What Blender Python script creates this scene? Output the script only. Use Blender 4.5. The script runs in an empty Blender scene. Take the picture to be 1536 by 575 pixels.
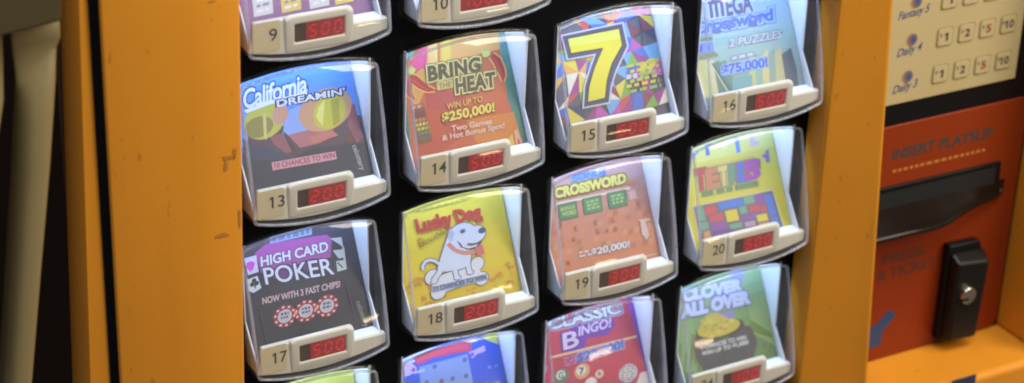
import bpy, bmesh, math, random
from mathutils import Vector, Matrix

random.seed(7)
S = bpy.context.scene
COL = S.collection
U = 0.13                      # one column pitch of the display wall, metres
RP = 0.99614                  # row pitch in the same unit

# ------------------------------------------------------------------ camera solved from the photograph
CAM = (-4.10905615, 4.38953314, -9.78784586)            # (u right, v up, d away)
R = ((0.8754182604, 0.0297182234, -0.4824517544),
     (0.1930324311, 0.8935700575, 0.4053036305),
     (0.4431493539, -0.4479390342, 0.7765109605))
F = 3234.11                                             # focal length in pixels of the 1536 px wide photograph

def P(u, v, d):
    return Vector((u * U, d * U, v * U))

def ray(x, y):
    a, b = (x - 768) / F, -(y - 287.5) / F
    return tuple(R[0][i] * a + R[1][i] * b + R[2][i] for i in range(3))

def at(x, y, d):
    r = ray(x, y)
    s = (d - CAM[2]) / r[2]
    return CAM[0] + s * r[0], CAM[1] + s * r[1]

# ------------------------------------------------------------------ materials
def lin(c):
    c = c / 255.0
    return c / 12.92 if c <= 0.04045 else ((c + 0.055) / 1.055) ** 2.4

def rgb(c, k=1.0):
    return (lin(c[0]) * k, lin(c[1]) * k, lin(c[2]) * k, 1)

MATS = {}
def mat(name, color, rough=0.45, metal=0.0, spec=0.5, coat=0.0, bump=0.0, bscale=60.0, vary=0.0, vscale=12.0):
    if name in MATS:
        return MATS[name]
    m = bpy.data.materials.new(name); m.use_nodes = True
    nt = m.node_tree; b = nt.nodes['Principled BSDF']
    b.inputs['Base Color'].default_value = color
    b.inputs['Roughness'].default_value = rough
    b.inputs['Metallic'].default_value = metal
    b.inputs['Specular IOR Level'].default_value = spec
    b.inputs['Coat Weight'].default_value = coat
    b.inputs['Coat Roughness'].default_value = 0.12
    if bump or vary:
        tc = nt.nodes.new('ShaderNodeTexCoord')
    if vary:
        n = nt.nodes.new('ShaderNodeTexNoise'); n.inputs['Scale'].default_value = vscale; n.inputs['Detail'].default_value = 4
        nt.links.new(tc.outputs['Object'], n.inputs['Vector'])
        mx = nt.nodes.new('ShaderNodeMix'); mx.data_type = 'RGBA'
        mx.inputs[6].default_value = tuple(c * (1 - vary) for c in color[:3]) + (1,)
        mx.inputs[7].default_value = tuple(min(1, c * (1 + vary)) for c in color[:3]) + (1,)
        nt.links.new(n.outputs['Fac'], mx.inputs[0]); nt.links.new(mx.outputs[2], b.inputs['Base Color'])
        mr = nt.nodes.new('ShaderNodeMapRange'); mr.inputs[3].default_value = max(0.02, rough - 0.1); mr.inputs[4].default_value = rough + 0.12
        nt.links.new(n.outputs['Fac'], mr.inputs[0]); nt.links.new(mr.outputs[0], b.inputs['Roughness'])
    if bump:
        n2 = nt.nodes.new('ShaderNodeTexNoise'); n2.inputs['Scale'].default_value = bscale; n2.inputs['Detail'].default_value = 3
        nt.links.new(tc.outputs['Object'], n2.inputs['Vector'])
        bp = nt.nodes.new('ShaderNodeBump'); bp.inputs['Strength'].default_value = bump; bp.inputs['Distance'].default_value = 0.002
        nt.links.new(n2.outputs['Fac'], bp.inputs['Height']); nt.links.new(bp.outputs['Normal'], b.inputs['Normal'])
    MATS[name] = m
    return m

def ink(c):
    """printed colour on ticket stock"""
    L = sum(c) / 3
    c = [min(250, max(6, L + (q - L) * 1.12)) for q in c]
    return mat('print_%02x%02x%02x' % tuple(int(q) for q in c), rgb(c, 0.60), rough=0.38, spec=0.35, vary=0.07, vscale=90)

def emit(name, color, strength, base=(0.02, 0.0, 0.0, 1)):
    if name in MATS: return MATS[name]
    m = mat(name, base, rough=0.3)
    b = m.node_tree.nodes['Principled BSDF']
    b.inputs['Emission Color'].default_value = color
    b.inputs['Emission Strength'].default_value = strength
    return m

def acrylic(name, haze, tint=(0.985, 0.988, 0.995, 1), hazecol=(0.68, 0.72, 0.82, 1), rough=0.04, ior=1.49):
    m = bpy.data.materials.new(name); m.use_nodes = True
    nt = m.node_tree; nt.nodes.clear()
    out = nt.nodes.new('ShaderNodeOutputMaterial')
    tr = nt.nodes.new('ShaderNodeBsdfTransparent'); tr.inputs[0].default_value = tint
    gl = nt.nodes.new('ShaderNodeBsdfGlossy'); gl.inputs['Roughness'].default_value = rough
    df = nt.nodes.new('ShaderNodeBsdfDiffuse'); df.inputs[0].default_value = hazecol
    tl = nt.nodes.new('ShaderNodeBsdfTranslucent'); tl.inputs[0].default_value = hazecol
    hz = nt.nodes.new('ShaderNodeMixShader'); hz.inputs[0].default_value = 0.4
    nt.links.new(df.outputs[0], hz.inputs[1]); nt.links.new(tl.outputs[0], hz.inputs[2])
    lw = nt.nodes.new('ShaderNodeLayerWeight')          # Schlick reflectance, the same from both sides of the sheet
    pw = nt.nodes.new('ShaderNodeMath'); pw.operation = 'POWER'; pw.inputs[1].default_value = 5
    nt.links.new(lw.outputs['Facing'], pw.inputs[0])
    fr = nt.nodes.new('ShaderNodeMath'); fr.operation = 'MULTIPLY_ADD'; fr.inputs[1].default_value = 0.9; fr.inputs[2].default_value = 0.035
    nt.links.new(pw.outputs[0], fr.inputs[0])
    a = nt.nodes.new('ShaderNodeMixShader')
    tc = nt.nodes.new('ShaderNodeTexCoord'); n = nt.nodes.new('ShaderNodeTexNoise'); n.inputs['Scale'].default_value = 28; n.inputs['Detail'].default_value = 5
    mr = nt.nodes.new('ShaderNodeMapRange'); mr.inputs[1].default_value = 0.3; mr.inputs[2].default_value = 0.7
    mr.inputs[3].default_value = haze * 0.6; mr.inputs[4].default_value = haze * 1.4
    nt.links.new(tc.outputs['Object'], n.inputs['Vector']); nt.links.new(n.outputs['Fac'], mr.inputs[0])
    nt.links.new(mr.outputs[0], a.inputs[0]); nt.links.new(tr.outputs[0], a.inputs[1]); nt.links.new(hz.outputs[0], a.inputs[2])
    bmix = nt.nodes.new('ShaderNodeMixShader')
    nt.links.new(fr.outputs[0], bmix.inputs[0]); nt.links.new(a.outputs[0], bmix.inputs[1]); nt.links.new(gl.outputs[0], bmix.inputs[2])
    nt.links.new(bmix.outputs[0], out.inputs['Surface'])
    MATS[name] = m
    return m

def paint(name, color):
    """powder coat: slow colour drift, rubbed paler and darker streaks running down, fine pitting"""
    m = mat(name, color, rough=0.42, spec=0.25)
    nt = m.node_tree; b = nt.nodes['Principled BSDF']; L = nt.links.new
    tc = nt.nodes.new('ShaderNodeTexCoord')
    def noise(scale, detail, stretch=(1, 1, 1)):
        mp = nt.nodes.new('ShaderNodeMapping'); mp.inputs['Scale'].default_value = stretch
        n = nt.nodes.new('ShaderNodeTexNoise'); n.inputs['Scale'].default_value = scale; n.inputs['Detail'].default_value = detail
        L(tc.outputs['Object'], mp.inputs[0]); L(mp.outputs[0], n.inputs['Vector'])
        return n
    def mixc(fac, lo, hi, a, c2, w_):
        mr = nt.nodes.new('ShaderNodeMapRange'); mr.inputs[1].default_value = lo; mr.inputs[2].default_value = hi; mr.inputs[4].default_value = w_
        L(fac, mr.inputs[0])
        mx = nt.nodes.new('ShaderNodeMix'); mx.data_type = 'RGBA'
        L(mr.outputs[0], mx.inputs[0])
        if isinstance(a, tuple): mx.inputs[6].default_value = a
        else: L(a, mx.inputs[6])
        mx.inputs[7].default_value = c2
        return mx.outputs[2]
    c = mixc(noise(5, 4).outputs['Fac'], 0.3, 0.7, color, tuple(q * 0.86 for q in color[:3]) + (1,), 1.0)
    c = mixc(noise(22, 5, (1.0, 1.0, 0.16)).outputs['Fac'], 0.55, 0.8, c, tuple(q * 0.62 for q in color[:3]) + (1,), 0.45)
    c = mixc(noise(160, 3, (1.0, 1.0, 0.35)).outputs['Fac'], 0.68, 0.74, c, (0.16, 0.055, 0.012, 1), 0.35)
    L(c, b.inputs['Base Color'])
    n = noise(14, 6, (1, 1, 0.5)); mr = nt.nodes.new('ShaderNodeMapRange'); mr.inputs[3].default_value = 0.30; mr.inputs[4].default_value = 0.55
    L(n.outputs['Fac'], mr.inputs[0]); L(mr.outputs[0], b.inputs['Roughness'])
    bp = nt.nodes.new('ShaderNodeBump'); bp.inputs['Strength'].default_value = 0.08; bp.inputs['Distance'].default_value = 0.002
    L(noise(900, 2).outputs['Fac'], bp.inputs['Height']); L(bp.outputs['Normal'], b.inputs['Normal'])
    return m
ORANGE = paint('orange_powder_coat', (0.64, 0.238, 0.017, 1)) or mat('orange_powder_coat', (0.56, 0.205, 0.014, 1), rough=0.42, spec=0.25, bump=0.08, bscale=900, vary=0.05, vscale=5)
BLACK = mat('black_board', (0.003, 0.003, 0.004, 1), rough=0.3, spec=0.12)
BLACKP = mat('black_plastic', (0.006, 0.005, 0.005, 1), rough=0.35, spec=0.18, bump=0.05, bscale=700)
WHITEP = mat('white_plastic', (0.74, 0.75, 0.78, 1), rough=0.35)
CREAMP = mat('cream_plastic', (0.56, 0.50, 0.385, 1), rough=0.35, vary=0.06, vscale=30)
LABEL = mat('cream_label', (0.52, 0.42, 0.24, 1), rough=0.5, vary=0.04, vscale=30)
NUMINK = mat('number_ink', (0.03, 0.028, 0.02, 1), rough=0.6)
KEYPAD = mat('keypad_sheet', (0.42, 0.325, 0.15, 1), rough=0.5, vary=0.06, vscale=10)
KEYTOP = mat('keypad_button', (0.43, 0.335, 0.16, 1), rough=0.45)
KEYEDGE = mat('keypad_outline', (0.28, 0.21, 0.09, 1), rough=0.5)
REDP = mat('red_orange_panel', (0.215, 0.026, 0.004, 1), rough=0.36, spec=0.22, vary=0.08, vscale=6)
DARKTXT = mat('panel_lettering', (0.035, 0.034, 0.026, 1), rough=0.6)
FAINT = mat('faint_lettering', (0.085, 0.022, 0.006, 1), rough=0.6)
GOLDTXT = mat('gold_lettering', (0.45, 0.16, 0.02, 1), rough=0.6)
BLUEINK = mat('blue_lettering', (0.055, 0.07, 0.16, 1), rough=0.5)
REDINK = mat('red_lettering', (0.22, 0.05, 0.02, 1), rough=0.5)
CHROME = mat('nickel', (0.62, 0.56, 0.44, 1), rough=0.22, metal=1.0)
STEEL = mat('beige_enamel', (0.19, 0.14, 0.058, 1), rough=0.28, spec=0.6, vary=0.06, vscale=14)
OLIVE = mat('olive_grey_plastic', (0.052, 0.037, 0.014, 1), rough=0.6, spec=0.2, vary=0.05, vscale=14)
SCUFF = mat('scuff', (0.33, 0.12, 0.014, 1), rough=0.6)
WALLM = mat('dark_room', (0.006, 0.006, 0.009, 1), rough=0.9)
LEDW = mat('readout_window', (0.060, 0.026, 0.008, 1), rough=0.25)
LEDG = emit('readout_glow', (1.0, 0.05, 0.02, 1), 0.21, base=(0.05, 0.004, 0.002, 1))
LEDD = emit('readout_digit', (1.0, 0.05, 0.07, 1), 0.55)
CLEAR = acrylic('clear_acrylic', 0.028)
EDGE = acrylic('acrylic_glint', 0.30, hazecol=(0.6, 0.6, 0.66, 1), rough=0.1)

# ------------------------------------------------------------------ object helpers
def link(name, me, parent=None, loc=None):
    o = bpy.data.objects.new(name, me)
    COL.objects.link(o)
    if parent is not None: o.parent = parent
    if loc is not None: o.location = loc
    return o

def tag(o, label=None, cat=None, group=None, kind=None):
    if label: o['label'] = label
    if cat: o['category'] = cat
    if group: o['group'] = group
    if kind: o['kind'] = kind
    return o

def empty(name, loc, label, cat, group=None):
    o = link(name, None, None, loc)
    o.empty_display_size = 0.02
    return tag(o, label, cat, group)

def finish(bm, name, mats, parent=None, loc=None, smooth=False, bevel=0.0, seg=2, org=None):
    if org is not None:
        bmesh.ops.translate(bm, verts=bm.verts, vec=-org)
    bmesh.ops.recalc_face_normals(bm, faces=bm.faces)
    me = bpy.data.meshes.new(name)
    bm.to_mesh(me); bm.free()
    for m in (mats if isinstance(mats, (list, tuple)) else [mats]):
        me.materials.append(m)
    if smooth:
        for p in me.polygons: p.use_smooth = True
    o = link(name, me, parent, loc)
    if bevel:
        b = o.modifiers.new('bevel', 'BEVEL'); b.width = bevel; b.segments = seg; b.limit_method = 'ANGLE'; b.angle_limit = math.radians(35)
        b.harden_normals = False
        for p in me.polygons: p.use_smooth = True
        w = o.modifiers.new('wn', 'WEIGHTED_NORMAL'); w.keep_sharp = False
    return o

def prism(bm, pts, d0, d1, mi=0):
    """polygon in (u, v) extruded from depth d0 (front) to d1 (back)"""
    a = [bm.verts.new(P(u, v, d0)) for u, v in pts]
    b = [bm.verts.new(P(u, v, d1)) for u, v in pts]
    fs = [bm.faces.new(a), bm.faces.new(b[::-1])]
    n = len(pts)
    for i in range(n):
        fs.append(bm.faces.new((a[i], b[i], b[(i + 1) % n], a[(i + 1) % n])))
    for f in fs: f.material_index = mi
    return fs

def box(bm, u0, u1, v0, v1, d0, d1, mi=0):
    return prism(bm, [(u0, v0), (u1, v0), (u1, v1), (u0, v1)], d0, d1, mi)

def hull8(bm, c, mi=0):
    """eight corners: front quad then back quad, each anticlockwise"""
    v = [bm.verts.new(P(*q)) for q in c]
    for f in ((0, 1, 2, 3), (7, 6, 5, 4), (0, 4, 5, 1), (1, 5, 6, 2), (2, 6, 7, 3), (3, 7, 4, 0)):
        bm.faces.new([v[i] for i in f]).material_index = mi

def rrect(u0, u1, v0, v1, r, n=5):
    pts = []
    for cx, cy, a0 in ((u1 - r, v1 - r, 0), (u0 + r, v1 - r, 90), (u0 + r, v0 + r, 180), (u1 - r, v0 + r, 270)):
        for k in range(n + 1):
            a = math.radians(a0 + 90 * k / n)
            pts.append((cx + r * math.cos(a), cy + r * math.sin(a)))
    return pts

# ------------------------------------------------------------------ lettering (built-in font turned into flat meshes)
TEXT_CACHE = {}
def text_mesh(s, offset=0.0, shear=0.0, space=1.0):
    """triangles of a string: (verts2d, faces)"""
    key = (s, round(offset, 4), shear, space)
    if key in TEXT_CACHE: return TEXT_CACHE[key]
    cu = bpy.data.curves.new('lettering', 'FONT')
    cu.body = s; cu.offset = offset; cu.shear = shear; cu.resolution_u = 4; cu.space_character = space
    ob = bpy.data.objects.new('lettering', cu)
    COL.objects.link(ob)
    dg = bpy.context.evaluated_depsgraph_get(); dg.update()
    me = bpy.data.meshes.new_from_object(ob.evaluated_get(dg))
    vs = [(v.co.x, v.co.y) for v in me.vertices]
    fs = [tuple(p.vertices) for p in me.polygons]
    bpy.data.objects.remove(ob); bpy.data.curves.remove(cu); bpy.data.meshes.remove(me)
    if '1' in s:                                         # the font's one is a bare stroke: give it its flag
        ones = [i for i, ch in enumerate(s) if ch == '1']
        bar = TEXT_CACHE.setdefault(('bar', round(offset, 4)), None)
        if s == '1':
            xs_ = [p[0] for p in vs]; TEXT_CACHE[('bar', round(offset, 4))] = bar = max(xs_) - min(xs_)
        elif bar is None:
            text_mesh('1', offset); bar = TEXT_CACHE[('bar', round(offset, 4))]
        add = []
        for i in ones:
            if s == '1': rgt = max(p[0] for p in vs)
            elif i == len(s) - 1: rgt = max(p[0] for p in vs)
            else: rgt = stroke_right(s[:i + 1], offset, shear, space)
            x0 = rgt - bar
            add.append([(x0 + 0.004, 0.69 + offset), (x0 - 0.13, 0.575 + offset), (x0 - 0.13, 0.485 - offset), (x0 + 0.004, 0.575 - offset)])
        for q in add:
            k = len(vs); vs = vs + q; fs = fs + [(k, k + 1, k + 2, k + 3)]
    TEXT_CACHE[key] = (vs, fs)
    return vs, fs

def stroke_right(s, offset, shear, space):
    vs, _ = text_mesh(s, offset, shear, space)
    return max(p[0] for p in vs)

CAP = max(y for x, y in text_mesh('H')[0])

def put_text(bm, s, f2v, mi=0, offset=0.0, shear=0.0, space=1.0, frame=None, drop=(0, 0)):
    """f2v maps (x 0..1 across the string, y 0..1 baseline to cap height) to a Vector"""
    b, _ = text_mesh(s, frame if frame is not None else 0.0, shear, space)
    x0, x1 = min(p[0] for p in b), max(p[0] for p in b)
    vs, fs = text_mesh(s, offset, shear, space)
    nv = [bm.verts.new(f2v((x - x0) / (x1 - x0) + drop[0], y / CAP + drop[1])) for x, y in vs]
    for f in fs:
        try: bm.faces.new([nv[i] for i in f]).material_index = mi
        except ValueError: pass

# ------------------------------------------------------------------ world and light
w = bpy.data.worlds.new('World'); S.world = w; w.use_nodes = True
bg = w.node_tree.nodes['Background']
bg.inputs[0].default_value = (1.0, 0.93, 0.82, 1); bg.inputs[1].default_value = 0.13

def area(name, loc, target, sx, sy, power, color):
    l = bpy.data.lights.new(name, 'AREA'); l.shape = 'RECTANGLE'; l.size = sx; l.size_y = sy; l.energy = power; l.color = color
    o = link(name, l, None, loc)
    o.rotation_euler = (Vector(target) - Vector(loc)).to_track_quat('-Z', 'Y').to_euler()
    return o

mid = P(1.8, -1.2, 0.1)
area('ceiling_lamp', P(3.5, 9.5, -5.5), mid, 1.6, 0.5, 32, (0.86, 0.92, 1.0))
area('room_lamp', P(12.5, 8.0, -12.0), mid, 1.2, 1.2, 39, (1.0, 0.86, 0.66))
area('counter_lamp', P(8.5, -3.9, -12.8), mid, 0.15, 0.028, 0.20, (1.0, 0.72, 0.40))
for r in range(4):                                        # the machine's own light strips above each row of tickets
    v = -r * RP + 0.80
    area('display_strip_lamp', P(1.75, v, 0.31), P(1.75, v - 1.0, 0.42), 3.95 * U, 0.05 * U, 0.55, (0.42, 0.62, 1.0))

# ------------------------------------------------------------------ camera
cam = bpy.data.cameras.new('Camera'); co = link('Camera', cam)
right = Vector((R[0][0], R[0][2], R[0][1])); up = Vector((R[1][0], R[1][2], R[1][1])); fwd = Vector((R[2][0], R[2][2], R[2][1]))
M = Matrix((right, up, -fwd)).transposed().to_4x4(); M.translation = P(*CAM)
co.matrix_world = M
cam.sensor_width = 36; cam.lens = F / 1536 * 36; cam.clip_start = 0.05; cam.clip_end = 60
cam.dof.use_dof = True; cam.dof.aperture_fstop = 5.6
cam.dof.focus_distance = (P(0.9, -1.0, 0.1) - P(*CAM)).dot(fwd)
S.camera = co
S.view_settings.view_transform = 'Standard'; S.view_settings.look = 'None'
S.view_settings.exposure = 0.13; S.view_settings.gamma = 1.0
S.cycles.transparent_max_bounces = 24; S.cycles.max_bounces = 8
S.cycles.filter_width = 1.9

# ------------------------------------------------------------------ surroundings
bm = bmesh.new(); box(bm, -14, 20, -22, 16, 9.0, 9.4)
tag(finish(bm, 'wall', WALLM), kind='structure')

# ------------------------------------------------------------------ the vending machine
TOPV, BOTV = 2.2, -5.4
mach = empty('ticket_vending_machine', P(2.0, BOTV, 0.6),
             'large orange lottery vending machine with black display board and red playslip panel', 'vending machine')
MO = P(2.0, BOTV, 0.6)
def mpart(bm, name, mats, parent=None, **k):
    return finish(bm, name, mats, parent or mach, org=MO, loc=(0, 0, 0), **k) if parent is None else finish(bm, name, mats, parent, org=MO, **k)

HW = 0.398                       # half width of the hole behind each box
CX = 0.258                       # box centre measured from its number
def hole(c, r, n=12):
    v0, v1 = -0.10 - r * RP, 0.640 - r * RP
    pts = [(c + CX - HW, v0), (c + CX + HW, v0), (c + CX + HW, v1)]
    for k in range(1, n):
        x = HW * (1 - 2 * k / n)
        pts.append((c + CX + x, v1 + 0.042 * (1 - (x / HW) ** 2)))
    pts.append((c + CX - HW, v1))
    return pts

BOXES = [(c, r) for r in range(1, 4) for c in range(4)] + [(0, 0), (1, 0)]
bm = bmesh.new()
DB = 0.2
for (c, r) in BOXES:
    x0, x1 = c + CX - 0.5, c + CX + 0.5
    y0, y1 = -r * RP + 0.29 - RP / 2, -r * RP + 0.29 + RP / 2
    h = hole(c, r)
    hv = [bm.verts.new(P(u, v, DB)) for u, v in h]
    hb = [bm.verts.new(P(u, v, DB + 0.03)) for u, v in h]
    ov = [bm.verts.new(P(u, v, DB)) for u, v in ((x0, y0), (x1, y0), (x1, y1), (x0, y1))]
    es = []
    for L in (hv, ov):
        for i in range(len(L)):
            es.append(bm.edges.new((L[i], L[(i + 1) % len(L)])))
    bmesh.ops.triangle_fill(bm, edges=es, use_beauty=True)
    for i in range(len(hv)):
        bm.faces.new((hv[i], hv[(i + 1) % len(hv)], hb[(i + 1) % len(hv)], hb[i]))
T = 0.29 + RP / 2
for (a, b, c_, d_) in ((-0.9, CX - 0.5, BOTV + .3, TOPV), (CX + 3.5, 3.96, BOTV + .3, TOPV),
                       (CX - 0.5, CX + 3.5, BOTV + .3, -3 * RP + 0.29 - RP / 2), (CX - 0.5, CX + 3.5, T, TOPV), (CX + 1.5, CX + 3.5, T - RP, T)):
    bm.faces.new([bm.verts.new(P(u, v, DB)) for u, v in ((a, c_), (b, c_), (b, d_), (a, d_))])
mpart(bm, 'display_board', BLACK)

# left frame: narrow front band and a wide face turned slightly aside
bm = bmesh.new()
def ev(line, d, v):                      # u of a picture line at depth d, carried on to height v
    (a, b) = (at(*line[0], d), at(*line[1], d))
    t = (v - a[1]) / (b[1] - a[1])
    return a[0] + t * (b[0] - a[0])
LF_R = ((361, 0), (368, 575)); LF_S = ((285, 0), (302, 575)); LF_L = ((147, 0), (179, 575)); LF_B = ((139, 0), (172, 575))
dR, dS, dL = -0.12, -0.15, -0.03
sec = {}
for v in (BOTV, TOPV):
    sec[v] = [(ev(LF_R, dR, v), 0.19), (ev(LF_R, dR, v), dR), (ev(LF_S, dS, v), dS), (ev(LF_L, dL, v), dL), (ev(LF_L, dL, v) + 0.01, 0.19)]
def loft2(bm, s0, v0, s1, v1):
    a = [bm.verts.new(P(u, v0, d)) for u, d in s0]; b = [bm.verts.new(P(u, v1, d)) for u, d in s1]
    n = len(a)
    for i in range(n): bm.faces.new((a[i], a[(i + 1) % n], b[(i + 1) % n], b[i]))
    bm.faces.new(a[::-1]); bm.faces.new(b)
loft2(bm, sec[BOTV], BOTV, sec[TOPV], TOPV)
frame_l = mpart(bm, 'front_frame', ORANGE, bevel=0.0028, seg=3)
# scuffs worn into the edge of the frame
bm = bmesh.new()
def on_frame(x, y):
    # the frame's narrow band: interpolate depth between its two edges
    d = dR
    for _ in range(4):
        u, v = at(x, y, d)
        t = (u - ev(LF_S, dS, v)) / (ev(LF_R, dR, v) - ev(LF_S, dS, v))
        d = dS + (dR - dS) * t
    return u, v, d - 0.003
for pts in ([(333, 235), (352, 233), (352, 238), (340, 240), (338, 244)], [(336, 245), (342, 243), (341, 255), (336, 258)], [(349, 224), (355, 222), (354, 236), (350, 240)],
            [(326, 352), (337, 349), (345, 353), (333, 356), (322, 357)], [(357, 316), (361, 314), (361, 342), (358, 340)], [(312, 2), (322, 0), (323, 2), (314, 4)]):
    bm = bmesh.new()
    vs = [bm.verts.new(P(*on_frame(*p))) for p in pts]
    bm.faces.new(vs)
    mpart(bm, 'scuff_mark', SCUFF)
# door side with its rounded corner, seen past the dark joint, and the cabinet side behind it, its shade put into the colour
bm = bmesh.new()
def bodysec(v):
    u0 = ev(LF_B, 0.0, v)
    uc = ev(((121, 0), (138, 575)), 0.0, v)
    s = [(u0, 0.16), (u0, 0.0)]
    rad = 0.20
    for k in range(0, 13):
        a = math.radians(46 + 44 * k / 12)
        s.append((uc - rad * (math.sin(a) - math.sin(math.radians(46))), 0.025 + rad * (math.cos(math.radians(46)) - math.cos(a))))
    return s + [(s[-1][0], 0.16)]
loft2(bm, bodysec(BOTV), BOTV, bodysec(TOPV), TOPV)
mpart(bm, 'side_panel', ORANGE, bevel=0.002, seg=2)
bm = bmesh.new(); box(bm, -1.14, -0.75, BOTV, TOPV, 0.162, 4.4); mpart(bm, 'cabinet_side', mat('cabinet_shade', (0.030, 0.010, 0.004, 1), rough=0.5))
bm = bmesh.new()
def sealsec(v):
    return [(ev(LF_B, 0.0, v) - 0.02, 0.004), (ev(LF_L, dL, v) + 0.004, -0.022), (ev(LF_L, dL, v) + 0.02, 0.15), (ev(LF_B, 0.0, v) - 0.02, 0.15)]
loft2(bm, sealsec(BOTV), BOTV, sealsec(TOPV), TOPV)
mpart(bm, 'door_seal', BLACK)

# upright between the board and the payment panel
ML = ((1258, 0), (1195, 575)); MS = ((1293, 0), (1250, 575)); MR = ((1342, 0), (1302, 575))
bm = bmesh.new()
dm0, dm1, dm2 = 0.0, -0.10, -0.22
def msec(v):
    return [(ev(ML, dm0, v), 0.195), (ev(ML, dm0, v), dm0), (ev(MS, dm1, v), dm1), (ev(MR, dm2, v), dm2), (ev(MR, dm2, v), 0.195)]
loft2(bm, msec(BOTV), BOTV, msec(TOPV), TOPV)
mpart(bm, 'upright', ORANGE, bevel=0.004, seg=3)

# recess with ledge and right wall
LV = -3.322
bm = bmesh.new(); box(bm, 3.9, 6.3, BOTV, LV, -0.30, 0.3); mpart(bm, 'ledge', ORANGE, bevel=0.007, seg=4)
bm = bmesh.new(); box(bm, 5.645, 6.3, LV - 0.001, TOPV, -0.30, 0.3); mpart(bm, 'side_wall', ORANGE, bevel=0.004, seg=3)
bm = bmesh.new(); box(bm, 3.95, 5.645, LV, TOPV, 0.2, 0.3); mpart(bm, 'recess_board', BLACKP)

# label on the front below the ledge
lp = [at(1428, 574, -0.304), at(1465, 560.5, -0.304)]
bm = bmesh.new(); box(bm, lp[0][0], lp[1][0], lp[1][1] - 0.5, lp[1][1] - 0.005, -0.304, -0.298)
mpart(bm, 'blue_sticker', mat('sticker_blue', (0.03, 0.035, 0.07, 1), rough=0.4))

# red-orange playslip panel with its writing, reader and lock
bm = bmesh.new(); prism(bm, rrect(4.02, 5.622, -3.325 + 0.006, -1.503, 0.075, 6), 0.185, 0.2)
red = mpart(bm, 'playslip_panel', REDP, bevel=0.0012)
def sub(bm, name, mats, parent, **k):
    return finish(bm, name, mats, parent, org=MO, **k)
def plane_text(bm, s, u0, u1, v0, h, d, mi=0, bold=0.0, shear=0.0, slope=0.0):
    put_text(bm, s, lambda x, y: P(u0 + x * (u1 - u0) , v0 + y * h + slope * x, d), mi, offset=bold, shear=shear)
def dash_row(bm, u0, u1, v, h, d, n, mi=0, seed=1):
    rr = random.Random(seed); x = u0; L = (u1 - u0)
    while x < u1:
        wd = L / n * rr.uniform(0.5, 1.0)
        bm.faces.new([bm.verts.new(P(a, b, d)) for a, b in ((x, v), (min(x + wd, u1), v), (min(x + wd, u1), v + h), (x, v + h))]).material_index = mi
        x += wd + L / n * 0.35
bm = bmesh.new()
plane_text(bm, 'INSERT PLAYSLIP', 4.475, 5.325, -1.755, 0.075, 0.1835, 0, bold=0.03)
dash_row(bm, 4.49, 5.28, -1.853, 0.020, 0.1835, 16, 1, 4)
sub(bm, 'lettering', [DARKTXT, GOLDTXT, FAINT], red)
bm = bmesh.new()
plane_text(bm, 'PRESS', 4.50, 4.86, -2.555, 0.075, 0.1835, 2, bold=0.03)
plane_text(bm, '& TICKET', 4.47, 4.98, -2.672, 0.075, 0.1835, 2, bold=0.03)
sub(bm, 'lettering', [DARKTXT, GOLDTXT, FAINT], red)
bm = bmesh.new()
prism(bm, [(4.617, -2.925), (4.672, -2.992), (4.575, -3.085), (4.570, -3.200), (4.380, -3.215), (4.400, -3.030), (4.500, -3.030)], 0.1815, 0.185)
sub(bm, 'arrow_sticker', mat('arrow_blue', (0.018, 0.05, 0.13, 1), rough=0.45), red)
# playslip reader
bm = bmesh.new()
prism(bm, [(4.18, -1.944), (5.432, -1.955), (5.442, -2.13), (5.455, -2.20), (5.28, -2.225), (4.18, -2.225)], 0.165, 0.1995)
rd = sub(bm, 'playslip_reader', BLACKP, red, bevel=0.0012)
bm = bmesh.new()
box(bm, 4.22, 5.39, -2.125, -1.985, 0.1635, 0.17)
sub(bm, 'slot', mat('slot_dark', (0.003, 0.003, 0.003, 1), rough=0.7), rd)
bm = bmesh.new()                       # the curved lip the slip rests on, deepest towards the left
key = [(1506, 281, 0.165), (1500, 292, 0.150), (1484, 301, 0.12), (1465, 309, 0.08), (1440, 325, 0.03), (1420, 337, 0.0), (1395, 345.5, -0.02), (1372, 350, -0.025), (1335, 359, -0.02), (1290, 370, 0.0), (1240, 382, 0.05)]
kp3 = [at(x, y, d) + (d,) for x, y, d in key]
def cr(p0, p1, p2, p3, t):
    return tuple(0.5 * (2 * b + (c - a) * t + (2 * a - 5 * b + 4 * c - e) * t * t + (3 * b - a - 3 * c + e) * t ** 3) for a, b, c, e in zip(p0, p1, p2, p3))
edge = []
for i in range(len(kp3) - 1):
    q = [kp3[max(0, i - 1)], kp3[i], kp3[i + 1], kp3[min(len(kp3) - 1, i + 2)]]
    for k in range(5): edge.append(cr(*q, k / 5))
edge.append(kp3[-1])
vv = []
for (u, v, d) in edge:
    vv.append([bm.verts.new(P(*q)) for q in ((u, -2.10, 0.17), (u, -2.10 + (v + 2.10) * 0.55, 0.17 + (d - 0.17) * 0.6), (u, v + 0.022, d + 0.024), (u, v + 0.014, d + 0.006), (u, v - 0.004, d - 0.002), (u, v - 0.018, d + 0.010), (u, v + 0.01, 0.195))])
for i in range(len(vv) - 1):
    for k in range(6):
        bm.faces.new((vv[i][k], vv[i + 1][k], vv[i + 1][k + 1], vv[i][k + 1]))
bm.faces.new(vv[0]); bm.faces.new(vv[-1][::-1])
sub(bm, 'lip', mat('reader_lip', (0.006, 0.004, 0.003, 1), rough=0.2, spec=0.3), rd, smooth=True)
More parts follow.
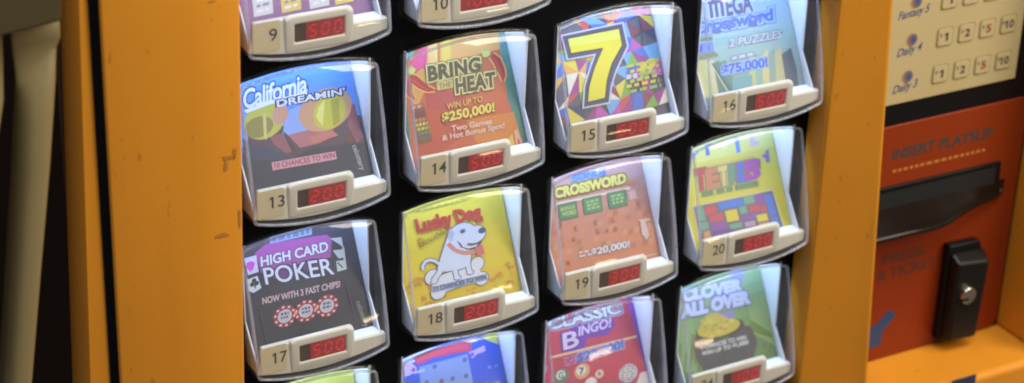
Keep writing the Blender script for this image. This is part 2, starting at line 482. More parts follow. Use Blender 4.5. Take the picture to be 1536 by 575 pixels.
# lock block
bm = bmesh.new()
prism(bm, [(5.02, -3.25), (5.30, -3.27), (5.335, -2.95), (5.33, -2.62), (5.29, -2.505), (5.02, -2.495)], 0.11, 0.185)
lk = sub(bm, 'lock_housing', BLACKP, red, bevel=0.002)
bm = bmesh.new()
hull8(bm, [(5.04, -3.22, 0.02), (5.28, -3.225, 0.01), (5.315, -2.63, 0.01), (5.04, -2.60, 0.02), (5.025, -3.235, 0.11), (5.31, -3.25, 0.11), (5.33, -2.56, 0.11), (5.03, -2.545, 0.11)])
sub(bm, 'lock_cover', mat('lock_black', (0.007, 0.006, 0.005, 1), rough=0.34, spec=0.25), lk, bevel=0.003, seg=3)
def disc(bm, cu, cv, r, d0, d1, mi=0, n=28, dome=0.0):
    prism(bm, [(cu + r * math.cos(2 * math.pi * k / n), cv + r * math.sin(2 * math.pi * k / n)) for k in range(n)], d0, d1, mi)
lu, lv = at(1453.5, 444, -0.015)
bm = bmesh.new(); disc(bm, lu, lv, 0.064, -0.022, 0.06)
cyl = sub(bm, 'lock_cylinder', CHROME, lk, bevel=0.0012)
bm = bmesh.new(); box(bm, lu - 0.063, lu - 0.004, lv - 0.030, lv - 0.010, -0.0245, -0.015); sub(bm, 'keyhole', BLACK, lk)

# keypad sheet
bm = bmesh.new(); box(bm, 4.05, 5.462, -1.345, 0.9, 0.19, 0.2)
kp = mpart(bm, 'keypad_panel', KEYPAD)
first = None
for r in range(6):
    vrow = -1.190 + 0.2625 * r
    for k, s in enumerate(('1', '2', '5', '10')):
        uc = 4.797 + 0.178 * k
        bm = bmesh.new()
        prism(bm, rrect(uc - 0.068, uc + 0.068, vrow - 0.068, vrow + 0.068, 0.022, 4), 0.186, 0.1898, 1)
        prism(bm, rrect(uc - 0.058, uc + 0.058, vrow - 0.058, vrow + 0.058, 0.018, 4), 0.181, 0.186, 0)
        wd = 0.019 * len(s)
        plane_text(bm, '$', uc - 0.046 - (0.006 if s == '10' else 0), uc - 0.030 - (0.006 if s == '10' else 0), vrow + 0.006, 0.022, 0.1795, 2, bold=0.0)
        wd = {'1': 0.013, '10': 0.036}.get(s, wd)
        plane_text(bm, s, uc - wd + 0.006, uc + wd + 0.006, vrow - 0.026, 0.052, 0.1795, 3 if s == '5' else 2, bold=0.03)
        sub(bm, 'button', [KEYTOP, KEYEDGE, mat('key_ink', (0.07, 0.05, 0.04, 1), rough=0.5), REDINK], kp)
bm = bmesh.new()
for s, v, wd in (('Daily 3', -1.238, 0.20), ('Daily 4', -0.978, 0.20), ('Fantasy 5', -0.715, 0.25)):
    uc = 4.515
    plane_text(bm, s, uc - wd / 2, uc + wd / 2, v - 0.03, 0.055, 0.1885, 0, bold=0.015, shear=0.25, slope=0.02)
    n = 18
    for (rad, dd, mi, off) in ((0.040, 0.1888, 1, -0.012), (0.038, 0.1884, 2, 0.0), (0.020, 0.188, 0, 0.004)):
        bm.faces.new([bm.verts.new(P(uc + 0.015 + off + rad * math.cos(2 * math.pi * q / n), v + 0.075 + rad * 1.1 * math.sin(2 * math.pi * q / n), dd)) for q in range(n)]).material_index = mi
sub(bm, 'game_name', [BLUEINK, mat('icon_orange', (0.40, 0.16, 0.03, 1), rough=0.5), mat('icon_grey', (0.13, 0.11, 0.11, 1), rough=0.5)], kp)

# ------------------------------------------------------------------ ticket display boxes
BO = P(CX, -0.13, DB)            # local origin of a box inside its cell
BOXLAB = {}
def cover_outline(n=10):
    """outline of the clear cover in (u from centre, v): arched top, sagging bottom, rounded corners"""
    hw, vt, vb, rc = 0.418, 0.648, -0.108, 0.03
    pts = []
    def arc(cx, cy, a0, a1, k=5):
        for i in range(k + 1):
            a = math.radians(a0 + (a1 - a0) * i / k)
            pts.append((cx + rc * math.cos(a), cy + rc * math.sin(a)))
    for i in range(1, n):
        x = -hw + rc + (2 * hw - 2 * rc) * i / n
        pts.append((x, vb - 0.050 * (1 - (x / hw) ** 2)))
    arc(hw - rc, vb + rc - 0.004, 280, 360)
    for i in range(1, 5): pts.append((hw, vb + (vt - vb) * i / 5))
    arc(hw - rc, vt - rc + 0.004, 0, 80)
    for i in range(1, n):
        x = hw - rc - (2 * hw - 2 * rc) * i / n
        pts.append((x, vt + 0.054 * (1 - (x / hw) ** 2)))
    arc(-hw + rc, vt - rc + 0.004, 100, 180)
    for i in range(1, 5): pts.append((-hw, vt - (vt - vb) * i / 5))
    arc(-hw + rc, vb + rc - 0.004, 180, 260)
    return pts
def cover_depth(x, v):
    t = max(0.0, (v + 0.06) / 0.75)
    return -0.022 + 0.185 * t ** 1.25 - 0.022 * max(0, 1 - (x / 0.43) ** 2)

def make_box_parts(root):
    out = cover_outline(); n = len(out); c0 = (0.0, 0.27)
    # clear cover
    bm = bmesh.new(); rings = []
    for s in (0.3, 0.6, 0.85, 0.965, 0.99):
        ring = []
        for (x, v) in out:
            px, pv = c0[0] + (x - c0[0]) * s, c0[1] + (v - c0[1]) * s
            ring.append(bm.verts.new(P(CX + px, pv, cover_depth(px, pv) + (0.006 if s > 0.98 else 0))))
        rings.append(ring)
    for (s, dd, ab) in ((1.0, 0.022, None), (1.03, None, 0.198)):
        ring = []
        for (x, v) in out:
            px, pv = c0[0] + (x - c0[0]) * s, c0[1] + (v - c0[1]) * s
            d = cover_depth(x, v) + dd if ab is None else ab
            ring.append(bm.verts.new(P(CX + px, pv, min(d, 0.198))))
        rings.append(ring)
    bm.faces.new(rings[0])
    for a, b in zip(rings, rings[1:]):
        for i in range(n):
            bm.faces.new((a[i], a[(i + 1) % n], b[(i + 1) % n], b[i]))
    cv = finish(bm, 'clear_cover', CLEAR, root, org=BO, smooth=True)
    sm = cv.modifiers.new('wall', 'SOLIDIFY'); sm.thickness = 0.0011; sm.offset = -1
    # pale bead round the cover, added for the light its rim catches
    bm = bmesh.new()
    ringv = []
    for i, (x, v) in enumerate(out):
        px, pv = c0[0] + (x - c0[0]) * 0.985, c0[1] + (v - c0[1]) * 0.985
        c = P(CX + px, pv, cover_depth(px, pv) + 0.004)
        nx = Vector((x, 0, v - 0.27)).normalized(); q = []
        for k in range(6):
            a = 2 * math.pi * k / 6
            q.append(bm.verts.new(c + (nx * math.cos(a) + Vector((0, 1, 0)) * math.sin(a)) * 0.0014))
        ringv.append(q)
    for i in range(n):
        a, b = ringv[i], ringv[(i + 1) % n]
        for k in range(6): bm.faces.new((a[k], a[(k + 1) % 6], b[(k + 1) % 6], b[k]))
    finish(bm, 'edge_glint', EDGE, cv, org=BO, smooth=True)
    # white tray: side cheeks with a wedge towards the front, floor and back lip
    bm = bmesh.new()
    for sgn in (-1, 1):
        x0, x1 = sorted((CX + sgn * 0.386, CX + sgn * 0.397))
        prof = [(0.193, 0.66), (0.193, 0.17), (0.05, -0.03), (0.05, -0.10), (0.66, -0.10), (0.66, 0.66)]
        a = [bm.verts.new(P(x0, v, d)) for d, v in prof]; b = [bm.verts.new(P(x1, v, d)) for d, v in prof]
        bm.faces.new(a); bm.faces.new(b[::-1])
        for i in range(6): bm.faces.new((a[i], b[i], b[(i + 1) % 6], a[(i + 1) % 6]))
    box(bm, CX - 0.386, CX + 0.386, -0.10, -0.085, 0.05, 0.66)
    finish(bm, 'tray', WHITEP, root, org=BO, bevel=0.0006)
    # front plate: high on the left under the number, low shelf on the right, bottom edge sagging
    hw = 0.409; m = 14
    bot = [(-hw + 2 * hw * i / m) for i in range(m + 1)]
    bm = bmesh.new()
    pts = [(CX + x, -0.092 - 0.052 * (1 - (x / hw) ** 2)) for x in bot]
    pts += [(CX + hw, -0.022), (CX + 0.20, -0.022), (CX + 0.20, 0.075), (CX - hw + 0.035, 0.075), (CX - hw + 0.028, 0.02)]
    prism(bm, pts, 0.006, 0.05)
    fp = finish(bm, 'front_plate', CREAMP, root, org=BO, bevel=0.0014, seg=3)
    bm = bmesh.new(); box(bm, CX + 0.205, CX + 0.384, -0.060, -0.020, 0.018, 0.115)
    finish(bm, 'shelf', WHITEP, fp, org=BO, bevel=0.0012)
    bm = bmesh.new(); prism(bm, rrect(CX - 0.385, CX - 0.225, -0.093, 0.079, 0.014, 4), 0.0022, 0.0065)
    finish(bm, 'number_label', LABEL, fp, org=BO)
    # raised bezel with a window
    bm = bmesh.new()
    o4 = [(0.052, -0.128), (0.452, -0.134), (0.466, -0.03), (0.462, 0.062), (0.42, 0.092), (0.085, 0.092), (0.047, 0.078)]
    i4 = [(0.112, -0.070), (0.405, -0.070), (0.405, 0.036), (0.112, 0.036)]
    fo = [bm.verts.new(P(u + (0.262 - u) * 0.06, v + (0 - v) * 0.06, 0.002 if v < -0.1 else -0.009)) for u, v in o4]; bo = [bm.verts.new(P(u, v, 0.0115)) for u, v in o4]
    fi = [bm.verts.new(P(u, v, -0.009)) for u, v in i4]; bi = [bm.verts.new(P(u, v, 0.008)) for u, v in i4]
    es = [bm.edges.new((L[i], L[(i + 1) % len(L)])) for L in (fo, fi) for i in range(len(L))]
    bmesh.ops.triangle_fill(bm, edges=es, use_beauty=True)
    for i in range(7): bm.faces.new((fo[i], fo[(i + 1) % 7], bo[(i + 1) % 7], bo[i]))
    for i in range(4): bm.faces.new((fi[i], bi[i], bi[(i + 1) % 4], fi[(i + 1) % 4]))
    finish(bm, 'readout_bezel', CREAMP, root, org=BO, bevel=0.0016, seg=3)

def seg_digit(bm, ch, x0, w, v0, h, d, mi):
    on = {'0': 'abcdef', '1': 'bc', '2': 'abged', '3': 'abgcd', '5': 'afgcd'}[ch]
    t = 0.0095
    xs = {'l': x0 + t * .6, 'r': x0 + w - t * .6}; ys = {'b': v0 + t * .6, 'm': v0 + h / 2, 't': v0 + h - t * .6}
    E_ = {'a': ('l', 't', 'r', 't'), 'g': ('l', 'm', 'r', 'm'), 'd': ('l', 'b', 'r', 'b'), 'f': ('l', 'm', 'l', 't'), 'b': ('r', 'm', 'r', 't'), 'e': ('l', 'b', 'l', 'm'), 'c': ('r', 'b', 'r', 'm')}
    for s in on:
        a, b, c, e = E_[s]; p, q = Vector((xs[a], ys[b])), Vector((xs[c], ys[e]))
        dr = (q - p).normalized(); nn = Vector((-dr.y, dr.x)) * t / 2; g = 0.0035
        p = p + dr * g; q = q - dr * g
        pts = [p, p + dr * t / 2 + nn, q - dr * t / 2 + nn, q, q - dr * t / 2 - nn, p + dr * t / 2 - nn]
        bm.faces.new([bm.verts.new(P(v.x + (v.y - v0) * 0.14, v.y, d)) for v in pts]).material_index = mi

def readout(root, price):
    bm = bmesh.new()
    box(bm, 0.108, 0.409, -0.074, 0.040, 0.004, 0.011, 0)
    n = len(price)
    x0 = 0.405 - 0.0735 * n
    bm.faces.new([bm.verts.new(P(u, v, 0.0025)) for u, v in ((x0 - 0.004, -0.072), (0.407, -0.072), (0.407, 0.038), (x0 - 0.004, 0.038))]).material_index = 1
    o = finish(bm, 'price_readout', [LEDW, LEDG], root, org=BO)
    bm = bmesh.new()
    for k, ch in enumerate(price):
        seg_digit(bm, ch, x0 + 0.006 + 0.0735 * k, 0.05, -0.055, 0.076, 0.001, 0)
    finish(bm, 'digits', LEDD, o, org=BO)

def numeral(root, s):
    bm = bmesh.new()
    wd = 0.0225 * len(s)
    put_text(bm, s, lambda x, y: P(-wd + 2 * wd * x - 0.010, -0.034 + 0.068 * y, 0.0005), 0, offset=0.006)
    finish(bm, 'numeral', NUMINK, root, org=BO)

INFO = {  # number: (price, label)
    9: ('500', 'clear display box numbered 9 holding the purple ticket beside the orange frame'),
    10: ('1000', 'clear ticket display box numbered 10, only its cream bottom edge in view'),
    13: ('200', 'clear ticket display box numbered 13 holding the blue-sky beach ticket'),
    14: ('500', 'clear ticket display box numbered 14 holding the orange chilli pepper ticket'),
    15: ('500', 'clear ticket display box numbered 15 holding the ticket with a big yellow seven'),
    16: ('500', 'clear ticket display box numbered 16 holding the pale blue crossword ticket'),
    17: ('500', 'clear ticket display box numbered 17 holding the dark poker chip ticket'),
    18: ('200', 'clear ticket display box numbered 18 holding the yellow ticket with a white dog'),
    19: ('300', 'clear ticket display box numbered 19 holding the salmon pink crossword ticket'),
    20: ('500', 'clear ticket display box numbered 20 holding the yellow ticket with coloured blocks'),
    21: ('100', 'clear ticket display box below box 17, only its top edge in view'),
    22: ('300', 'clear ticket display box below box 18 holding the blue ticket'),
    23: ('500', 'clear ticket display box below box 19 holding the red bingo ticket'),
    24: ('100', 'clear ticket display box numbered 24 holding the green clover and gold pot ticket'),
}
proto = None
for (c, r) in sorted(BOXES, key=lambda q: (q[1], q[0])):
    num = 9 + c + 4 * r
    price, lab = INFO[num]
    root = empty('display_box', P(c + CX, -r * RP - 0.13, DB), lab, 'display box', 'clear ticket display boxes on the black board')
    if proto is None:
        make_box_parts(root); proto = root
    else:
        for ch in list(proto.children):
            if ch.name.split('.')[0] in ('price_readout',): continue
            cc = ch.copy(); COL.objects.link(cc); cc.parent = root
            for g in ch.children:
                if g.name.split('.')[0] == 'numeral': continue
                gg = g.copy(); COL.objects.link(gg); gg.parent = cc
    readout(root, price)
    rj = random.Random(num * 3 + 1)                      # no two boxes are clipped in quite alike
    rx, ry, rz = rj.uniform(-0.6, 0.6), rj.uniform(-0.25, 0.25), rj.uniform(-0.6, 0.6)
    rx, rz = {9: (1.8, 0.5), 13: (0.3, 0.9), 15: (-0.2, -1.0), 16: (0.0, -0.6), 17: (-1.0, 0.8), 14: (1.2, 0.8)}.get(num, (rx, rz))
    root.rotation_euler = [math.radians(rx), math.radians(ry), math.radians(rz)]
    fp = [ch for ch in root.children if ch.name.startswith('front_plate')][0]
    nl = [ch for ch in fp.children if ch.name.startswith('number_label')][0]
    numeral(fp, str(num))

# ------------------------------------------------------------------ scratch tickets
TS = 0.534                           # depth gained per unit of height: the tickets lean back
TN = Vector((0, -1, TS)).normalized()
class Ticket:
    """a ticket in box (c, r); artwork is laid on its plane, each print a flat layer on the card"""
    def __init__(s, c, r, label, vtop=0.80):
        s.c, s.r, s.l = c, r, 0
        s.v0 = -r * RP - 0.05
        s.d0 = 0.11
        s.org = P(c + CX, s.v0, s.d0)
        s.parts = {}
        s.label = label; s.vtop = vtop
        s.root = None
    def pl(s, u, v, layer):
        return P(u, v, s.d0 + (v - s.v0) * TS) + TN * (0.00006 + layer * 0.000008)
    def px(s, x, y):
        rr = ray(x, y)
        # plane d = d0 + (v - v0) * TS
        k = (s.d0 + (CAM[1] - s.v0) * TS - CAM[2]) / (rr[2] - rr[1] * TS)
        return CAM[0] + k * rr[0], CAM[1] + k * rr[1]
    def _bm(s, part):
        if part not in s.parts: s.parts[part] = (bmesh.new(), [])
        return s.parts[part]
    def mi(s, part, col):
        bm, ms = s._bm(part); m = ink(col)
        if m not in ms: ms.append(m)
        return bm, ms.index(m)
    def clamp(s, u, v):
        return min(max(u, s.c + CX - 0.379), s.c + CX + 0.379), max(v, s.v0 + 0.002)
    def raw(s, part, uv, col):
        bm, mi = s.mi(part, col); s.l += 1
        try: bm.faces.new([bm.verts.new(s.pl(*s.clamp(u, v), s.l)) for u, v in uv]).material_index = mi
        except ValueError: pass
    def poly(s, part, pts, col):
        s.raw(part, [s.px(x, y) for x, y in pts], col)
    def ell(s, part, cx, cy, rx, ry, col, a0=0, a1=360, n=26, sl=-0.21):
        pts = []
        for k in range(n + (0 if a1 - a0 == 360 else 1)):
            a = math.radians(a0 + (a1 - a0) * k / n)
            pts.append((cx + rx * math.cos(a), cy - ry * math.sin(a) + sl * rx * math.cos(a)))
        s.poly(part, pts, col)
    def line(s, part, p, q, wd, col):
        (x0, y0), (x1, y1) = p, q; L = math.hypot(x1 - x0, y1 - y0); nx, ny = -(y1 - y0) / L * wd / 2, (x1 - x0) / L * wd / 2
        s.poly(part, [(x0 + nx, y0 + ny), (x1 + nx, y1 + ny), (x1 - nx, y1 - ny), (x0 - nx, y0 - ny)], col)
    def path(s, part, pts, wd, col):
        for a, b in zip(pts, pts[1:]): s.line(part, a, b, wd, col)
    def text(s, part, st, bl, br, h, col, bold=0.02, outs=(), shear=0.0, tl=None, space=1.0):
        """bl, br: baseline ends in picture pixels, h: capital height in pixels; outs: [(growth, colour)] from the outermost in"""
        A, B = s.px(*bl), s.px(*br)
        T_ = s.px(*(tl if tl else (bl[0] - h * 0.08, bl[1] - h)))
        for off, cc in list(outs) + [(bold, col)]:
            bm, mi = s.mi(part, cc); s.l += 1; L = s.l
            put_text(bm, st, lambda x, y: s.pl(*s.clamp(A[0] + x * (B[0] - A[0]) + y * (T_[0] - A[0]), A[1] + x * (B[1] - A[1]) + y * (T_[1] - A[1])), L),
                     mi, offset=off, shear=shear, space=space)
    def dashes(s, part, bl, br, h, n, col, seed=1):
        rr = random.Random(seed); t = 0.0
        while t < 1:
            w_ = min(rr.uniform(0.5, 1.1) / n, 1 - t)
            p = (bl[0] + (br[0] - bl[0]) * t, bl[1] + (br[1] - bl[1]) * t); q = (bl[0] + (br[0] - bl[0]) * (t + w_), bl[1] + (br[1] - bl[1]) * (t + w_))
            s.poly(part, [p, q, (q[0], q[1] - h), (p[0], p[1] - h)], col)
            t += w_ + 0.35 / n
    def bands(s, stops, n=14):
        """card ground: colours blended up the ticket, stops = [(v above number, colour)]"""
        vs = [-0.05 + (s.vtop + 0.05) * i / n for i in range(n + 1)]
        for a, b in zip(vs, vs[1:]):
            m_ = (a + b) / 2
            for (p, cp), (q, cq) in zip(stops, stops[1:]):
                if p <= m_ <= q or (m_ < stops[0][0] and p == stops[0][0]) or (m_ > stops[-1][0] and q == stops[-1][0]):
                    t = min(1, max(0, (m_ - p) / (q - p)))
                    col = [int(round((cp[i] + (cq[i] - cp[i]) * t) / 4) * 4) for i in range(3)]
                    break
            bm, mi = s.mi('card', col)
            uu = (s.c + CX - 0.38, s.c + CX + 0.38)
            y0, y1 = a - s.r * RP, b - s.r * RP
            bm.faces.new([bm.verts.new(s.pl(u, v, 0)) for u, v in ((uu[0], y0), (uu[1], y0), (uu[1], y1), (uu[0], y1))]).material_index = mi
    def done(s):
        bm, ms = s.parts.pop('card')
        # the card's own thickness behind the print
        ba = len(ms); ms = ms + [mat('card_stock', (0.7, 0.7, 0.68, 1), rough=0.6)]
        q = []
        for off in (0.0, -0.0004):
            q.append([bm.verts.new(s.pl(u, v, 0) + TN * (off - 0.00003)) for u, v in ((s.c + CX - 0.38, s.v0), (s.c + CX + 0.38, s.v0), (s.c + CX + 0.38, s.vtop - s.r * RP), (s.c + CX - 0.38, s.vtop - s.r * RP))])
        for f in ((q[0][0], q[0][1], q[0][2], q[0][3]), (q[1][3], q[1][2], q[1][1], q[1][0])): bm.faces.new(f).material_index = ba
        for i in range(4): bm.faces.new((q[0][i], q[1][i], q[1][(i + 1) % 4], q[0][(i + 1) % 4])).material_index = ba
        def fin(bm, name, ms, parent, loc):
            bmesh.ops.translate(bm, verts=bm.verts, vec=-s.org)
            me = bpy.data.meshes.new(name); bm.to_mesh(me); bm.free()
            for m in ms: me.materials.append(m)
            return link(name, me, parent, loc)
        root = fin(bm, 'scratch_ticket', ms, None, s.org)
        tag(root, s.label, 'lottery ticket', 'scratch tickets standing in the display boxes')
        for name, (b2, m2) in s.parts.items():
            fin(b2, name, m2, root, (0, 0, 0))

WHITE = (236, 236, 240)
# --- 9
t = Ticket(0, 0, 'purple scratch ticket with white and yellow play boxes behind readout of box 9')
t.bands([(0, (150, 110, 150)), (0.8, (190, 160, 200))])
for x, y, wd, h, col in ((394, 12, 32, 30, (222, 222, 226)), (436, 6, 32, 30, (226, 205, 120)), (478, 0, 32, 26, (222, 222, 226)), (516, -6, 30, 22, (226, 205, 110))):
    t.poly('picture', [(x - 16, y - h + 16), (x + wd - 18, y - h + 9), (x + wd - 16, y + 8), (x - 13, y + 14)], col)
    for k in range(3):
        yy = y + 5 - 8 * k
        t.dashes('picture', (x - 9, yy + 3), (x + wd - 22, yy - 2), 4, 2, (150, 150, 158) if k % 2 else (245, 245, 245), k)
t.dashes('caption', (538, 16), (534, -20), 3, 3, (200, 180, 205), 3)
t.done()
# --- 13
t = Ticket(0, 1, 'blue sky beach scratch ticket with two yellow round lenses above a dark grey base')
t.bands([(0, (70, 68, 74)), (0.21, (78, 76, 80)), (0.23, (110, 150, 220)), (0.50, (105, 160, 236)), (0.8, (200, 222, 248))], n=30)
t.poly('picture', [(372, 200), (420, 190), (475, 182), (520, 172), (548, 172), (556, 230), (372, 262)], (96, 78, 84))
t.poly('picture', [(430, 168), (450, 158), (462, 196), (432, 205), (424, 200)], (150, 175, 225))
t.poly('picture', [(432, 203), (470, 193), (500, 186), (500, 204), (480, 215), (450, 222)], (176, 116, 118))
t.poly('picture', [(462, 206), (498, 196), (508, 203), (470, 216)], (198, 126, 112))
t.poly('picture', [(404, 205), (424, 200), (438, 228), (430, 230), (412, 218)], (150, 96, 98))
t.poly('picture', [(424, 196), (432, 203), (446, 230), (438, 228)], (86, 66, 72))
t.poly('picture', [(520, 160), (532, 156), (540, 192), (546, 205), (535, 215), (522, 190)], (146, 92, 100))
t.poly('picture', [(519, 205), (527, 196), (530, 215), (520, 214)], (118, 78, 62))
t.ell('picture', 396, 182, 31, 27, (196, 190, 90)); t.ell('picture', 420, 172, 12, 15, (206, 158, 130))
t.ell('picture', 388, 191, 22, 16, (150, 140, 82)); t.poly('picture', [(394, 172), (399, 170), (400, 210), (396, 208)], (214, 200, 120))
t.ell('picture', 488, 165, 40, 32, (205, 158, 120)); t.ell('picture', 494, 168, 24, 26, (196, 190, 70))
t.poly('picture', [(478, 160), (487, 150), (484, 190), (474, 176)], (228, 218, 130)); t.poly('picture', [(496, 150), (508, 147), (510, 182), (500, 190)], (170, 160, 60))
t.poly('picture', [(364, 208), (404, 232), (436, 238), (470, 222), (520, 216), (560, 212), (565, 300), (360, 320)], (72, 70, 76))
t.poly('picture', [(366, 212), (420, 228), (440, 240), (366, 240)], (76, 78, 92))
t.text('title', 'California', (368, 163), (462, 138), 25, (236, 240, 252), bold=0.012, outs=[(0.085, (46, 66, 120)), (0.035, (150, 172, 222))], shear=0.38, tl=(361, 137), space=0.93)
t.poly('title', [(366, 166), (400, 152), (460, 138), (461, 142), (404, 157), (370, 170)], (236, 240, 252))
t.text('title', "DREAMIN'", (416, 160.5), (517, 141.5), 9.5, (232, 234, 240), bold=0.025, outs=[(0.14, (52, 58, 84))])
t.dashes('caption', (430, 110), (485, 99), 3.5, 8, (225, 235, 250), 2)
t.poly('caption', [(407, 244), (503, 227), (505, 239), (409, 256)], (214, 160, 168))
t.text('caption', '10 CHANCES TO WIN', (411, 253), (502, 236.5), 7.5, (140, 70, 82), bold=0.02)
t.text('caption', 'calottery', (528, 219), (541, 256), 7, (176, 176, 178), bold=0.02, tl=(535, 216.5))
t.dashes('caption', (527, 277), (558, 270.5), 2, 5, (190, 190, 186), 5)
t.done()
# --- 17
t = Ticket(0, 2, 'dark grey poker scratch ticket with three red casino chips in a row')
t.bands([(0, (62, 58, 60)), (0.4, (66, 62, 68)), (0.8, (120, 124, 140))])
t.poly('picture', [(382, 380), (400, 366), (490, 352), (497, 358), (496, 386), (440, 398), (392, 410), (388, 396)], (176, 96, 160))
t.ell('picture', 424, 408, 16, 12, (120, 70, 120)); t.ell('picture', 468, 398, 14, 10, (106, 70, 112))
t.poly('picture', [(404, 354), (467, 341), (468, 352), (405, 366)], (158, 168, 192))
t.dashes('picture', (408, 363), (464, 350.5), 7, 6, (120, 126, 150), 8)
t.poly('picture', [(366, 388), (384, 383), (388, 408), (372, 413)], (222, 208, 226)); t.poly('picture', [(377, 392), (382, 394), (380, 404), (376, 408), (369, 402), (370, 394)], (214, 96, 190))
t.poly('picture', [(370, 420), (386, 414), (392, 432), (380, 440), (372, 436)], (220, 220, 222))
for a in ((381, 421), (378, 427), (385, 425)): t.ell('picture', a[0], a[1], 3.4, 3.4, (52, 50, 54))
t.line('picture', (382, 426), (383, 433), 2, (52, 50, 54))
for q in ([(495, 358), (512, 356), (515, 372), (508, 366)], [(499, 376), (514, 374), (517, 386), (508, 388)], [(504, 392), (518, 390), (520, 404), (506, 408)], [(513, 372), (516, 370), (520, 404), (517, 404)]):
    t.poly('picture', q, (208, 206, 196))
t.line('picture', (500, 362), (508, 374), 2, (60, 58, 62)); t.line('picture', (506, 394), (514, 402), 2, (60, 58, 62))
t.text('title', 'HIGH CARD', (392, 400), (492, 376.5), 14, (234, 232, 238), bold=0.03, outs=[(0.075, (84, 56, 86))])
t.text('title', 'POKER', (399, 427), (501, 411), 22, (232, 232, 238), bold=0.01, outs=[(0.06, (70, 58, 76))], tl=(394, 403))
t.text('caption', 'NOW WITH 3 FAST CHIPS!', (394, 456.5), (510, 430.5), 9, (214, 184, 186), bold=0.03)
for i, (x, y) in enumerate(((427, 474.5), (458.5, 466.5), (490, 459))):
    t.ell('picture', x, y, 17, 16.5, (158, 52, 58))
    for k in range(10):
        a = math.radians(36 * k + 8)
        t.ell('picture', x + 14.4 * math.cos(a), y + 14 * math.sin(a) - 0.2 * 14.4 * math.cos(a), 2.3, 1.9, (226, 206, 206), n=6)
    t.ell('picture', x, y, 10.5, 10, (214, 206, 208)); t.ell('picture', x, y, 9, 8.6, (196, 190, 196))
    t.dashes('picture', (x - 6, y - 1), (x + 6, y - 3.5), 3.2, 3, (92, 86, 96), i); t.dashes('picture', (x - 6, y + 4.5), (x + 6, y + 2), 3.2, 3, (92, 86, 96), i + 4)
for x, y in ((443, 470), (474.5, 462)): t.ell('picture', x, y, 2.6, 2.6, (232, 170, 110))
t.text('caption', 'calottery', (533, 453), (546, 491), 7, (150, 148, 146), bold=0.02, tl=(540, 450.5))
t.dashes('caption', (528, 506), (558, 498.5), 1.8, 2, (200, 196, 184), 5)
t.line('picture', (388, 462), (402, 522), 1.2, (84, 80, 84)); t.line('picture', (517, 420), (530, 470), 1.2, (84, 80, 84))
t.done()
# --- 14
t = Ticket(1, 1, 'orange scratch ticket with red chilli peppers and a teal border')
t.bands([(0, (70, 122, 104)), (0.35, (78, 134, 120)), (0.8, (140, 190, 190))])
t.poly('picture', [(604, 112), (612, 92), (630, 66), (746, 40), (752, 90), (762, 150), (787, 228), (790, 250), (620, 262), (612, 170)], (196, 104, 66))
for q, cc in (([(606, 110), (640, 70), (746, 40), (750, 74), (690, 88), (640, 100)], (222, 168, 104)), ([(620, 190), (640, 160), (700, 166), (700, 200), (660, 230), (622, 232)], (186, 88, 58)),
              ([(636, 130), (700, 142), (690, 165), (640, 165)], (182, 78, 70)), ([(700, 180), (770, 168), (786, 222), (720, 226)], (206, 130, 58)), ([(612, 120), (636, 100), (640, 130), (622, 170)], (212, 158, 84))):
    t.poly('picture', q, cc)
t.poly('picture', [(616, 96), (626, 78), (641, 68), (640, 92), (638, 103), (624, 104)], (222, 92, 136))
t.poly('picture', [(642, 64), (652, 62), (653, 98), (643, 100)], (236, 190, 130)); t.poly('picture', [(652, 62), (655, 61), (656, 97), (653, 98)], (232, 214, 120)); t.poly('picture', [(656, 62), (660, 61), (660, 94), (657, 96)], (206, 122, 82))
t.poly('picture', [(662, 60), (676, 58), (676, 90), (663, 93)], (226, 196, 96))
def chili(pts, wds, body, lightc):
    L, Rr = [], []
    for i, (p, wv) in enumerate(zip(pts, wds)):
        a = pts[max(0, i - 1)]; b = pts[min(len(pts) - 1, i + 1)]; l_ = math.hypot(b[0] - a[0], b[1] - a[1]); nx, ny = -(b[1] - a[1]) / l_, (b[0] - a[0]) / l_
        L.append((p[0] + nx * wv, p[1] + ny * wv)); Rr.append((p[0] - nx * wv, p[1] - ny * wv))
    for i in range(len(pts) - 1):
        t.poly('picture', [L[i], L[i + 1], Rr[i + 1], Rr[i]], body)
    for i in range(len(pts) - 2):
        m0 = ((L[i][0] * .75 + Rr[i][0] * .25), (L[i][1] * .75 + Rr[i][1] * .25)); m1 = ((L[i + 1][0] * .75 + Rr[i + 1][0] * .25), (L[i + 1][1] * .75 + Rr[i + 1][1] * .25))
        m2 = ((L[i + 1][0] * .55 + Rr[i + 1][0] * .45), (L[i + 1][1] * .55 + Rr[i + 1][1] * .45)); m3 = ((L[i][0] * .55 + Rr[i][0] * .45), (L[i][1] * .55 + Rr[i][1] * .45))
        t.poly('picture', [m0, m1, m2, m3], lightc)
for o in (1, 0):
    for pts, wds in ((((614, 116), (622, 120), (632, 128), (642, 134), (653, 136)), (5, 6.5, 6, 4, 0.6)), (((612, 120), (613, 132), (615, 142), (622, 150)), (4, 5, 4, 0.6)),
                     (((737, 83), (745, 91), (751, 104), (754, 114), (754, 123)), (4, 6, 5.5, 4, 0.6))):
        if o: chili(pts, [x + 2.6 for x in wds], (232, 176, 100), (232, 176, 100))
        else: chili(pts, wds, (176, 56, 50), (206, 84, 80))
t.ell('picture', 617, 107, 5.5, 5, (206, 208, 120)); t.ell('picture', 729, 81, 6, 5, (196, 208, 120)); t.line('picture', (726, 80), (720, 76), 3, (206, 208, 120))
t.poly('picture', [(616, 158), (635, 155), (648, 212), (626, 217)], (128, 84, 56))
t.dashes('picture', (617, 165), (634, 161), 5, 3, (214, 150, 130), 2); t.poly('picture', [(619, 170), (636, 166), (638, 175), (620, 179)], (122, 64, 54))
